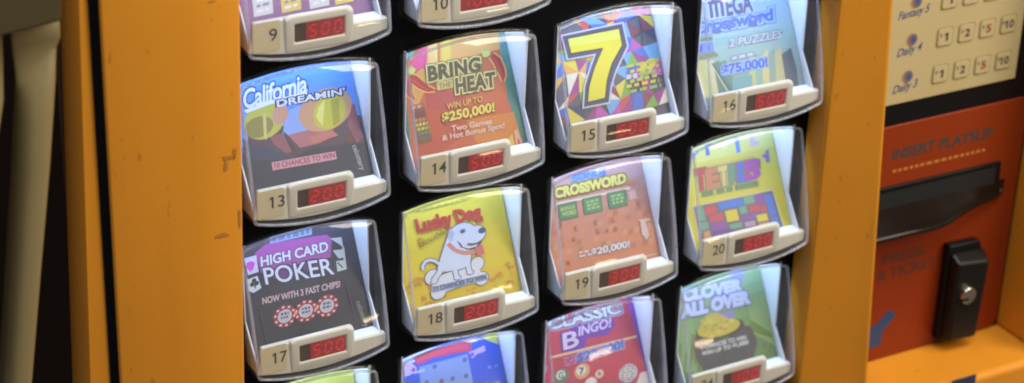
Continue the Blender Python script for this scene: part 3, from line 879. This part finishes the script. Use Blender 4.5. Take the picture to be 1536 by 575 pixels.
for k, cc in enumerate(((198, 128, 90), (206, 196, 70), (190, 190, 70), (110, 140, 110), (86, 120, 106))):
    y = 184 + 6.6 * k; x = 622 + 1.8 * k
    t.dashes('picture', (x, y), (x + 17, y - 3.5), 4.6, 4, cc, k)
t.poly('picture', [(770, 197), (775, 194), (785, 224), (777, 226), (773, 214)], (226, 170, 150)); t.poly('picture', [(762, 208), (768, 200), (772, 218), (760, 226)], (226, 178, 76)); t.poly('picture', [(776, 206), (783, 220), (776, 223)], (190, 62, 60))
for st, bl, br in (('BRING', (643, 121.5), (720, 107)), ('HEAT', (684.5, 139.5), (742.5, 129.5))):
    t.text('title', st, bl, br, 20.5, (84, 70, 46), bold=0.045, outs=[(0.17, (140, 104, 52)), (0.125, (222, 210, 142)), (0.06, (196, 176, 108))], space=1.08)
t.poly('title', [(654, 124), (678, 119.5), (679.5, 131.5), (655.5, 136.5)], (210, 186, 116))
t.text('title', 'THE', (658, 134), (676, 130), 7.5, (132, 112, 66), bold=0.02)
t.text('caption', 'WIN UP TO', (670, 164.5), (723, 152.5), 8.5, (218, 168, 84), bold=0.03, outs=[(0.09, (168, 84, 46))])
t.text('caption', '$250,000!', (664, 183.5), (741, 167), 13, (228, 204, 96), bold=0.035, outs=[(0.10, (150, 86, 40))])
t.text('caption', 'Two Games', (677, 197.5), (737, 186), 8, (236, 196, 176), bold=0.03)
t.text('caption', '& Hot Bonus Spot!', (663, 211.5), (756, 192), 8, (236, 196, 176), bold=0.03)
t.done()
# --- 15
t = Ticket(2, 1, 'multicoloured triangle mosaic scratch ticket with a big yellow seven')
t.bands([(0, (84, 84, 92)), (0.8, (110, 112, 124))])
pal = [(150, 70, 130), (80, 110, 190), (190, 84, 76), (214, 196, 80), (224, 214, 200), (126, 166, 80), (58, 64, 96), (214, 164, 90), (120, 170, 210), (130, 70, 84), (190, 90, 170), (96, 90, 104)]
rg = random.Random(11); nx_, ny_ = 9, 9
gp = {}
for i in range(nx_ + 1):
    for j in range(ny_ + 1):
        gp[i, j] = (2 + CX - 0.38 + 0.76 * i / nx_ + (rg.uniform(-.022, .022) if 0 < i < nx_ else 0), -RP + 0.02 + 0.72 * j / ny_ + rg.uniform(-.018, .018))
for i in range(nx_):
    for j in range(ny_):
        a, b, c_, d_ = gp[i, j], gp[i + 1, j], gp[i + 1, j + 1], gp[i, j + 1]
        if rg.random() < .5: tri = ((a, b, c_), (a, c_, d_))
        else: tri = ((a, b, d_), (b, c_, d_))
        for q in tri:
            if rg.random() < .9: t.raw('picture', q, rg.choice(pal))
o7 = [(840, 53), (934, 33), (942, 70), (924, 108), (917, 130), (914, 156), (872, 164), (874, 130), (884, 98), (890, 84), (849, 91)]
m7 = [(842.5, 55), (932, 36), (939.5, 69.5), (921.5, 107.5), (914.5, 130), (911.8, 153.6), (874.8, 161), (876.8, 130), (886.8, 98), (893, 81), (851, 88.6)]
y7 = [(851, 59), (927, 44), (931.5, 68), (916, 96), (909, 120), (906, 147), (881, 153), (883, 130), (892, 100), (904, 72), (856, 80)]
k7 = [(849, 57), (929, 41), (934, 69), (918, 98), (911, 122), (908.5, 149), (878.5, 156), (880.5, 130), (890, 99), (901, 75), (854, 83)]
for q, cc in ((o7, (196, 194, 202)), (m7, (66, 70, 100)), (k7, (70, 58, 44)), (y7, (218, 204, 60))): t.poly('title', q, cc)
t.poly('title', [(851, 59), (927, 44), (929, 58), (853.5, 71)], (222, 216, 96))
for k in range(6):
    y = 103 + 7.5 * k; t.dashes('caption', (938 + (k % 2) * 6, y), (984 + (k % 3) * 3, y - 10), 4.6, 4, ((184, 190, 84), (206, 196, 84), (150, 176, 96))[k % 3], k)
t.dashes('caption', (938, 120), (956, 117), 7, 2, (200, 200, 210), 9)
t.dashes('caption', (876, 27), (946, 14), 5.5, 12, (226, 224, 230), 6)
t.done()
# --- 16
t = Ticket(3, 1, 'pale blue crossword scratch ticket with fanned banknotes at its foot')
t.bands([(0, (150, 170, 168)), (0.25, (158, 190, 192)), (0.45, (164, 190, 216)), (0.8, (200, 218, 244))])
for k in range(5):
    x = 1040 + 9 * k
    t.poly('picture', [(x, 92 + 1 * k), (x + 12, 90), (x + 24 + 3 * k, 146), (x + 10 + 3 * k, 148)], ((226, 216, 164), (200, 206, 150), (216, 210, 170), (150, 164, 140), (120, 150, 140))[k])
t.poly('picture', [(1070, 96), (1078, 92), (1100, 136), (1078, 142)], (106, 138, 132)); t.line('picture', (1064, 92), (1092, 138), 1.6, (206, 214, 196)); t.line('picture', (1068, 96), (1096, 136), 1.4, (66, 90, 90))
for k in range(5):
    x = 1122 + 10 * k
    t.poly('picture', [(x, 92 - 3 * k), (x + 9, 78 - 2 * k), (x + 17, 128), (x + 3, 132)], ((200, 204, 150), (150, 190, 176), (216, 206, 146), (150, 172, 160), (196, 194, 150))[k])
t.poly('picture', [(1172, 82), (1186, 72), (1194, 100), (1200, 142), (1186, 146), (1178, 118)], (96, 108, 120)); t.poly('picture', [(1098, 118), (1128, 112), (1128, 134), (1100, 138)], (128, 178, 186))
t.poly('picture', [(1072, 58), (1166, 40), (1170, 50), (1074, 70)], (146, 186, 190))
t.text('title', 'EGA', (1091, 23.5), (1129, 16.3), 27, (84, 94, 132), bold=0.03, outs=[(0.10, (196, 208, 236)), (0.05, (150, 164, 206))], tl=(1088, -3.5))
for g, cc in ((2.0, (196, 208, 236)), (0, (84, 94, 132))):
    t.poly('title', [(1061 - g, 1 - g), (1082 + g, -3 - g), (1083 + g, 4 + g), (1062 - g, 8 + g)], cc)
    for x in (1062, 1070, 1078.5):
        y = 28 - (x - 1062) * 0.19
        t.poly('title', [(x - g, y - 26), (x + 5 + g, y - 27), (x + 8.5 + g, y - 1 + g), (x + 3.5 - g, y + g)], cc)
t.text('title', 'Crossword', (1041, 52), (1159, 30), 17, (84, 112, 206), bold=0.04, outs=[(0.20, (92, 116, 176)), (0.16, (158, 194, 244))])
t.text('caption', '2 PUZZLES', (1094, 71), (1173, 56), 11, (196, 204, 218), bold=0.03, outs=[(0.10, (112, 130, 158))], shear=0.12)
t.poly('caption', [(1094, 84), (1130, 77), (1136, 84), (1096, 92)], (150, 164, 186)); t.dashes('caption', (1098, 90), (1130, 83), 4, 3, (206, 212, 222), 3)
t.poly('caption', [(1080, 100), (1150, 84), (1153, 101), (1082, 115)], (140, 180, 236))
t.text('caption', '$75,000!', (1083, 112), (1151, 99.5), 13, (86, 112, 204), bold=0.04, outs=[(0.09, (164, 200, 246))])
t.poly('caption', [(1038, 60), (1068, 54), (1069, 60), (1038, 65)], (110, 130, 120)); t.poly('caption', [(1037, 67.5), (1069, 62), (1071, 78), (1038, 83)], (116, 150, 230)); t.poly('caption', [(1038, 85), (1074, 78), (1077, 84), (1041, 92)], (136, 146, 110))
t.dashes('caption', (1042, 80), (1054, 77), 10, 2, (66, 84, 190), 3); t.line('caption', (1062, 66), (1063, 77), 3, (66, 84, 190))
t.done()
# --- 18
t = Ticket(1, 2, 'yellow scratch ticket with a white cartoon dog above a bone')
t.bands([(0, (216, 186, 44)), (0.3, (222, 196, 50)), (0.8, (232, 226, 140))])
rg = random.Random(5)
for k in range(26):
    x = rg.uniform(606, 768); y = rg.uniform(340, 470)
    for a in range(4): t.ell('picture', x + rg.uniform(-5, 5), y + rg.uniform(-5, 5), rg.uniform(1.6, 3.8), rg.uniform(1.6, 3.4), ((204, 150, 40), (206, 162, 44), (210, 140, 52))[a % 3], n=9)
t.poly('picture', [(757, 452), (789, 446), (790, 451), (758, 458)], (206, 140, 44))
OL, DW, DS = (92, 88, 96), (214, 218, 232), (184, 190, 210)
for grow, cc in ((1.4, (120, 110, 96)), (0, (222, 220, 226))):
    for x, y, r_ in ((648, 416, 11), (657, 438, 11), (715, 396, 10), (722, 418, 9.5)): t.ell('picture', x, y, r_ + grow, r_ + grow, cc)
    t.poly('picture', [(642 - grow, 420 - grow), (714, 394 - grow), (724 + grow, 416 + grow), (656, 442 + grow)], cc)
t.poly('caption', [(645, 431), (729, 411), (731, 420), (648, 440)], (150, 158, 184))
t.text('caption', '11 CHANCES TO WIN', (650, 437.5), (728, 418.5), 6.5, (74, 80, 112), bold=0.03)
for grow, cc in ((1.3, OL), (0, DW)):
    t.path('picture', [(660, 398), (652, 392), (644, 390), (637, 393), (633, 399), (634, 405)], 4.4 + 2 * grow, cc)
    t.poly('picture', [(670 - grow, 356 - grow), (682, 348 - grow), (697, 360), (706 + grow, 382), (704 + grow, 398 + grow), (690, 404 + grow), (668, 408 + grow), (655 - grow, 406), (660 - grow, 386)], cc)
    for a, b in (((662, 404), (649, 422)), ((680, 398), (684, 416)), ((700, 390), (703, 408))):
        t.line('picture', a, b, 7 + 2 * grow, cc); t.ell('picture', b[0] + 1.5, b[1] + 1, 5 + grow, 2.6 + grow, cc)
    t.ell('picture', 692, 352, 21 + grow, 17 + grow, cc); t.ell('picture', 711, 352, 16 + grow, 13 + grow, cc)
t.poly('picture', [(674, 342), (670, 356), (676, 364), (681, 350)], DS)
t.ell('picture', 722, 346, 6, 4.6, (72, 76, 100)); t.ell('picture', 693, 347, 4.6, 3.4, (104, 116, 150)); t.ell('picture', 693, 348, 2, 2, (50, 52, 66))
t.poly('picture', [(684, 361), (692, 367), (704, 369), (716, 365), (724, 357), (720, 366), (712, 373), (700, 375), (690, 371)], (70, 66, 84))
t.poly('picture', [(690, 366.5), (704, 370), (716, 366.5), (713, 370), (702, 373), (694, 371)], (226, 226, 230))
t.path('picture', [(671, 366), (682, 376), (696, 380), (712, 378)], 6.5, (206, 138, 120)); t.poly('picture', [(711, 372), (722, 366), (726, 380), (716, 386)], (204, 110, 104))
t.text('title', 'Lucky Dog', (627, 348), (722, 325), 18, (186, 50, 56), bold=0.05, outs=[(0.075, (206, 120, 70))], tl=(621, 331), shear=0.05)
t.text('title', 'doubler', (629, 372), (676, 346), 9, (150, 128, 52), bold=0.01, shear=0.2)
t.dashes('caption', (624, 318), (704, 299), 2.4, 9, (190, 176, 96), 3)
t.dashes('caption', (763, 400), (772, 428), 3, 4, (204, 130, 60), 6)
t.done()
# --- 19
t = Ticket(2, 2, 'salmon pink crossword scratch ticket with three green boxes under a yellow title')
t.bands([(0, (206, 136, 100)), (0.25, (206, 142, 112)), (0.5, (214, 170, 168)), (0.8, (238, 206, 220))])
rg = random.Random(3)
for k in range(17):
    for j in range(6):
        x = 824 + 8.6 * k + j * 2.0; y = 345 + 10.4 * j - 1.85 * k
        if rg.random() < .5: t.poly('picture', [(x, y), (x + 7.4, y - 1.6), (x + 8.6, y - 10.2), (x + 0.8, y - 8.6)], ((214, 152, 118), (192, 124, 96), (200, 140, 120))[int(rg.random() * 3)])
for ch, x, y in (('E', 862, 347), ('E', 891, 339), ('L', 919, 334), ('S', 893, 352), ('A', 907, 351), ('B', 920, 348), ('A', 857, 364), ('R', 850, 399), ('J', 836, 341), ('E', 955, 309)):
    t.text('picture', ch, (x, y), (x + 6, y - 1.2), 7.5, (150, 84, 76), bold=0.0)
t.poly('picture', [(941, 268), (952, 276), (950, 279), (939, 276)], (216, 146, 100)); t.poly('picture', [(832, 305), (944, 281), (945, 284), (833, 309)], (238, 222, 200))
t.poly('picture', [(940, 288), (952, 284), (955, 298), (944, 300)], (226, 184, 176))
for i, (x, y) in enumerate(((851, 316.5), (888, 307.5), (925, 299))):
    t.poly('picture', [(x - 15, y - 9), (x + 13, y - 15), (x + 16, y + 9), (x - 12, y + 15)], (66, 98, 66))
    t.poly('picture', [(x - 14, y - 8), (x + 12, y - 13.5), (x + 15, y + 8), (x - 11, y + 13.5)], (84, 140, 100))
    if i == 0:
        t.text('picture', 'BONUS', (x - 10, y + 0.5), (x + 11, y - 4), 5, (196, 206, 120), bold=0.03); t.text('picture', 'WORD', (x - 8, y + 8.5), (x + 13, y + 4), 6, (196, 206, 120), bold=0.03)
    else:
        for k in range(3): t.dashes('picture', (x - 9 + k, y - 2 + 5 * k), (x + 9 + k, y - 6 + 5 * k), 3.2, 3, (186, 204, 124), k + i)
t.text('title', 'BONUS', (859, 273), (908, 262.5), 10, (104, 146, 228), bold=0.04, outs=[(0.12, (170, 192, 240))])
t.text('title', 'CROSSWORD', (833, 297), (938, 274), 13.5, (234, 226, 130), bold=0.045, outs=[(0.15, (140, 104, 60)), (0.085, (196, 176, 96))])
t.text('caption', '$20,000!', (887, 383.5), (944, 370.5), 9.5, (228, 226, 230), bold=0.035, outs=[(0.09, (150, 108, 104))])
t.dashes('caption', (868, 386.5), (886, 383), 3, 2, (222, 214, 216), 2); t.dashes('caption', (868, 381), (884, 378), 3, 2, (222, 214, 216), 3)
t.poly('caption', [(956, 330), (974, 328), (975, 330), (967, 332), (973, 352), (969, 360), (962, 352), (960, 333)], (228, 196, 190))
t.poly('caption', [(962, 385), (985, 380), (985, 381.5), (962, 386.5)], (236, 206, 150))
t.done()
# --- 20
t = Ticket(3, 2, 'yellow scratch ticket with a panel of coloured square blocks under a rainbow title')
t.bands([(0, (222, 206, 70)), (0.38, (220, 212, 100)), (0.55, (226, 224, 180)), (0.8, (236, 236, 236))])
for pts, cc in (([(1036, 232), (1046, 226), (1047, 231), (1042, 234), (1043, 238), (1037, 240)], (120, 160, 226)), ([(1057, 218), (1068, 214), (1069, 218), (1063, 220), (1065, 233), (1059, 234)], (96, 116, 190)),
                ([(1080, 213), (1091, 209), (1093, 222), (1082, 224)], (232, 228, 190)), ([(1101, 206), (1107, 204), (1111, 228), (1105, 230)], (110, 150, 228)), ([(1124, 204), (1130, 202), (1132, 212), (1138, 211), (1139, 217), (1126, 220)], (214, 186, 206)),
                ([(1148, 226), (1153, 224), (1155, 244), (1149, 244), (1148, 238), (1143, 236), (1143, 232), (1148, 231)], (140, 120, 176))):
    t.poly('picture', pts, cc)
cols = [(200, 86, 96), (214, 142, 110), (226, 204, 140), (110, 160, 130), (92, 124, 206), (176, 92, 178)]
xs = [1041, 1058, 1076, 1091, 1107, 1116, 1137]
t.poly('title', [(1039, 254), (1132, 233), (1138, 268), (1050, 289)], (206, 190, 120))
for i, ch in enumerate('TETRIS'):
    x0, x1 = xs[i] + 4, xs[i + 1] + 3
    yb = 286 - (x0 - 1045) * 0.212
    t.text('title', ch, (x0, yb), (x1 - 1, yb - (x1 - 1 - x0) * 0.212), 26 if i else 29, cols[i], bold=0.06, outs=[(0.10, (150, 120, 96))])
for a, b in ((1051, 1070), (1073, 1086), (1088, 1098), (1101, 1137)):
    y = lambda x: 297 - (x - 1051) * 0.2
    t.poly('caption', [(a, y(a) - 10), (b, y(b) - 10), (b + 1.5, y(b)), (a + 1.5, y(a))], (140, 160, 104)); t.dashes('caption', (a + 2, y(a) - 2), (b, y(b) - 2), 6, max(2, (b - a) // 6), (112, 138, 96), a)
def q4(a, b):        # place on the block panel, 0..1 across and down
    tl_, tr_, br_, bl_ = (1040, 311), (1158, 286), (1175, 344), (1051, 366)
    return tuple((tl_[i] * (1 - a) + tr_[i] * a) * (1 - b) + (bl_[i] * (1 - a) + br_[i] * a) * b for i in range(2))
t.poly('picture', [q4(-.02, -.05), q4(1.02, -.05), q4(1.02, 1.02), q4(-.02, 1.02)], (214, 206, 150)); t.poly('picture', [q4(0, 0), q4(1, 0), q4(1, 1), q4(0, 1)], (120, 112, 128))
BC = {'r': (206, 90, 98), 'b': (92, 132, 214), 'g': (124, 170, 140), 'y': (224, 204, 70), 'p': (150, 96, 168), 'o': (214, 160, 116), 'm': (130, 84, 150), 'k': (196, 160, 190)}
for a0, a1, b0, b1, cc in ((.02, .12, .02, .42, 'g'), (.12, .28, .05, .28, 'r'), (.30, .62, .02, .22, 'b'), (.62, .76, .0, .22, 'g'), (.76, .88, .02, .28, 'p'), (.88, .98, .06, .62, 'b'),
                           (.02, .14, .44, .66, 'g'), (.16, .34, .30, .50, 'r'), (.36, .52, .26, .58, 'y'), (.54, .64, .22, .44, 'g'), (.66, .80, .26, .44, 'r'), (.80, .87, .30, .50, 'r'),
                           (.54, .74, .46, .62, 'p'), (.72, .86, .52, .72, 'y'), (.16, .34, .52, .72, 'p'), (.05, .14, .68, .98, 'o'), (.16, .42, .72, .96, 'm'), (.38, .54, .62, .78, 'g'), (.56, .70, .64, .80, 'k'), (.88, .98, .64, .96, 'b'), (.72, .86, .74, .96, 'o'), (.44, .70, .80, .98, 'p')):
    t.poly('picture', [q4(a0 + .006, b0 + .012), q4(a1 - .006, b0 + .012), q4(a1 - .006, b1 - .012), q4(a0 + .006, b1 - .012)], BC[cc])
t.dashes('caption', (1163, 349), (1182, 344), 2.4, 2, (190, 172, 60), 2); t.dashes('caption', (1172, 312), (1180, 334), 3.5, 4, (190, 178, 70), 6)
t.done()
# --- 21
t = Ticket(0, 3, 'pale yellow scratch ticket, only its top showing below the poker ticket')
t.bands([(0, (222, 214, 96)), (0.5, (224, 220, 110)), (0.8, (240, 240, 200))]); t.done()
# --- 22
t = Ticket(1, 3, 'blue scratch ticket with a red banner over a pale panel')
t.bands([(0, (66, 92, 190)), (0.45, (74, 104, 206)), (0.58, (86, 120, 214)), (0.8, (200, 212, 240))])
t.poly('picture', [(600, 540), (640, 524), (712, 506), (716, 512), (650, 530), (606, 550)], (226, 230, 244))
t.poly('title', [(618, 536), (650, 524), (690, 512), (706, 513), (707, 526), (690, 529), (650, 537), (627, 548)], (212, 84, 116)); t.poly('title', [(622, 538), (652, 526), (700, 515), (702, 522), (652, 534), (628, 544)], (226, 96, 116))
t.poly('picture', [(628, 551), (701, 531), (710, 576), (632, 588)], (150, 168, 214))
for x, y in ((652, 550), (697, 540), (640, 574), (662, 572), (679, 568), (699, 564)): t.ell('picture', x, y, 3.4, 3.6, (104, 116, 160))
t.ell('picture', 662, 573, 3, 4, (160, 90, 120)); t.dashes('picture', (604, 566), (640, 556), 3, 2, (206, 214, 236), 3)
t.poly('caption', [(602, 549), (617, 544), (625, 552), (624, 560), (606, 563)], (216, 186, 216)); t.ell('caption', 620, 555, 3, 3, (160, 80, 180)); t.poly('caption', [(703, 529), (727, 518), (728, 527), (716, 531), (708, 538)], (216, 186, 220)); t.ell('caption', 708, 532, 3, 3, (160, 80, 180))
t.poly('picture', [(720, 505), (744, 494), (748, 517), (734, 512)], (222, 218, 110))
t.ell('picture', 734, 551, 2.6, 2.6, (130, 160, 236)); t.ell('picture', 744, 549, 2, 2, (130, 160, 236))
t.done()
# --- 23
t = Ticket(2, 3, 'red bingo scratch ticket with round numbered balls and a purple edge')
t.bands([(0, (186, 70, 82)), (0.4, (196, 76, 92)), (0.62, (206, 92, 130)), (0.8, (220, 130, 180))])
t.poly('picture', [(940, 446), (948, 440), (976, 552), (970, 560)], (140, 84, 176)); t.poly('picture', [(960, 560), (972, 556), (984, 590), (950, 590)], (226, 206, 200))
t.poly('title', [(840, 512), (862, 488), (920, 478), (922, 488), (912, 502), (880, 508), (876, 524), (852, 528), (842, 522)], (126, 74, 160))
t.text('title', 'CLASSIC', (825, 495), (931, 469), 15, (216, 214, 214), bold=0.04, outs=[(0.16, (206, 196, 206)), (0.11, (74, 82, 92))], tl=(821, 480))
t.text('title', 'B', (846, 525), (868, 519), 24, (232, 206, 222), bold=0.02, outs=[(0.08, (96, 56, 130))]); t.text('title', 'INGO!', (868, 504), (917, 490), 13, (230, 206, 226), bold=0.03, outs=[(0.10, (104, 62, 140))], shear=0.15)
t.line('picture', (824, 537.5), (955, 505), 3.6, (230, 176, 120)); t.line('picture', (824, 536.5), (955, 504), 1.4, (246, 226, 190))
t.text('caption', '$20,000!', (866, 543), (935, 522), 11.5, (92, 120, 184), bold=0.05, outs=[(0.13, (190, 170, 206))])
for k in range(3): t.dashes('caption', (845 + k, 540 + 5 * k), (862 + k, 535.5 + 5 * k), 3.2, 2, (176, 130, 176), k)
for x, y, r_, cc, ch in ((842, 564, 11, (96, 130, 96), 'G'), (873, 557, 11.5, (222, 166, 110), '7'), (899, 561, 6.5, (226, 186, 150), '8'), (942, 560, 14, (206, 196, 200), ''), (886, 575, 9, (226, 206, 206), ''), (813, 555, 8, (206, 160, 176), 'O')):
    t.ell('picture', x, y, r_, r_, cc); t.ell('picture', x - r_ * .1, y - r_ * .12, r_ * .62, r_ * .62, (230, 220, 206))
    if ch: t.text('picture', ch, (x - r_ * .34, y + r_ * .4), (x + r_ * .3, y + r_ * .28), r_ * .8, (96, 78, 86), bold=0.03)
for k in range(6): t.dashes('picture', (932, 553 + 4 * k), (951, 549 + 4 * k), 2, 3, (140, 132, 142), k)
t.done()
# --- 24
t = Ticket(3, 3, 'green clover scratch ticket with a pot of gold in its middle')
t.bands([(0, (112, 134, 84)), (0.25, (134, 160, 104)), (0.45, (168, 196, 150)), (0.8, (196, 222, 206))])
for q, cc in (([(1010, 470), (1040, 480), (1046, 560), (1008, 560)], (146, 172, 116)), ([(1120, 450), (1150, 440), (1164, 520), (1130, 500)], (156, 180, 116)), ([(1126, 480), (1158, 500), (1160, 508), (1122, 496)], (120, 140, 70)), ([(1090, 392), (1118, 388), (1112, 432), (1100, 434)], (166, 176, 214)),
              ([(1080, 470), (1100, 466), (1102, 478), (1084, 480)], (160, 146, 196)), ([(1036, 500), (1044, 504), (1050, 540), (1042, 548), (1036, 530)], (130, 140, 90))): t.poly('picture', q, cc)
for x in (1016, 1026, 1034, 1130, 1142, 1152): t.line('picture', (x, 560), (x + 5, 515), 2.5, (104, 132, 72))
t.poly('picture', [(1044, 500), (1060, 512), (1090, 508), (1116, 488), (1126, 490), (1136, 512), (1130, 540), (1110, 556), (1060, 562), (1044, 540), (1040, 518)], (92, 88, 86))
t.ell('picture', 1080, 494, 36, 14.5, (84, 76, 62)); t.ell('picture', 1078, 492, 32, 13, (204, 186, 74)); t.poly('picture', [(1054, 492), (1058, 474), (1074, 468), (1090, 476), (1100, 486), (1076, 494)], (206, 186, 96))
rg = random.Random(9)
for k in range(30): t.ell('picture', 1078 + rg.uniform(-25, 25), 490 + rg.uniform(-10, 9), 4, 2.2, ((222, 206, 96), (190, 166, 62), (212, 192, 84))[k % 3], n=10)
t.text('title', 'CLOVER', (1025, 452), (1111, 435.5), 16, (222, 224, 240), bold=0.07, outs=[(0.17, (126, 132, 156)), (0.12, (176, 184, 216))], space=1.06)
t.text('title', 'ALL OVER', (1024, 476), (1123, 454), 17, (216, 220, 240), bold=0.07, outs=[(0.17, (120, 122, 144)), (0.12, (172, 180, 214))], space=1.04)
t.ell('title', 1063.5, 436, 3.4, 3.4, (110, 180, 130))
t.text('caption', '9 CHANCES TO WIN', (1051, 525), (1119, 509), 6, (222, 220, 216), bold=0.035); t.text('caption', 'WIN UP TO $1,000!', (1053, 534), (1122, 516), 6, (222, 220, 216), bold=0.035)
t.line('picture', (1146, 549), (1168, 541), 1.6, (206, 206, 190)); t.dashes('caption', (1149, 510), (1153, 522), 3, 3, (176, 184, 140), 2)
t.done()

# ------------------------------------------------------------------ beige tubular rack standing left of the machine
DT = -0.25
ra, rb = at(50, 575, DT), at(55, 30, DT)
rk = empty('tubular_rack', P(ra[0], BOTV, DT), 'beige tubular metal rack with crimped leg and olive bracket, left of orange machine', 'display rack')
RO = P(ra[0], BOTV, DT)
def tube(prof, name, parent):
    """prof: list of (x, y, half width px, half depth units, fold) in the picture, carried to depth DT"""
    bm = bmesh.new(); n = 28; rings = []
    for (x, y, hw, hd, fold) in prof:
        dd = DT - 0.10 * min(1, max(0, (112 - y) / 92))          # the crimped end leans towards the viewer
        c = at(x, y, dd); hwu = at(x + hw, y, dd)[0] - c[0]
        ring = []
        for k in range(n):
            a = 2 * math.pi * k / n
            sx = math.copysign(abs(math.cos(a)) ** 0.8, math.cos(a)); sy = math.copysign(abs(math.sin(a)) ** 0.8, math.sin(a))
            ring.append(bm.verts.new(P(c[0] + hwu * sx, c[1] + fold * sx, dd + hd * sy)))
        rings.append(ring)
    for a, b in zip(rings, rings[1:]):
        for i in range(n): bm.faces.new((a[i], a[(i + 1) % n], b[(i + 1) % n], b[i]))
    bm.faces.new(rings[0]); bm.faces.new(rings[-1][::-1])
    return finish(bm, name, STEEL, parent, org=RO, smooth=True)
lowx = lambda y: 56 - (y - 100) * 0.071
tube([(52, 20, 37, 0.015, 0), (54, 62, 37, 0.015, 0.0), (55, 88, 34, 0.016, 0.06), (54, 96, 33, 0.030, 0.085), (53, 108, 31.5, 0.07, 0.075), (52, 130, 30, 0.10, 0.05), (50, 165, 28, 0.115, 0.02), (lowx(240), 240, 26, 0.12, 0), (lowx(400), 400, 24, 0.115, 0), (lowx(575), 575, 22.5, 0.11, 0), (lowx(900), 900, 22, 0.11, 0)], 'leg', rk)
tube([(-34, 20, 37, 0.015, 0), (-33, 62, 37, 0.015, 0), (-31, 100, 36, 0.04, 0.0), (-31, 150, 35, 0.10, 0), (-36, 195, 33, 0.115, 0), (-52, 300, 30, 0.115, 0), (-110, 600, 28, 0.11, 0)], 'leg', rk)
bm = bmesh.new()
b4 = [at(x, y, DT - 0.22) for x, y in ((-120, 84), (-2, 57), (93, 33), (97, -60), (-120, -20))]
prism(bm, b4, DT - 0.22, DT + 0.14)
finish(bm, 'bracket', OLIVE, rk, org=RO, bevel=0.0025, seg=3)
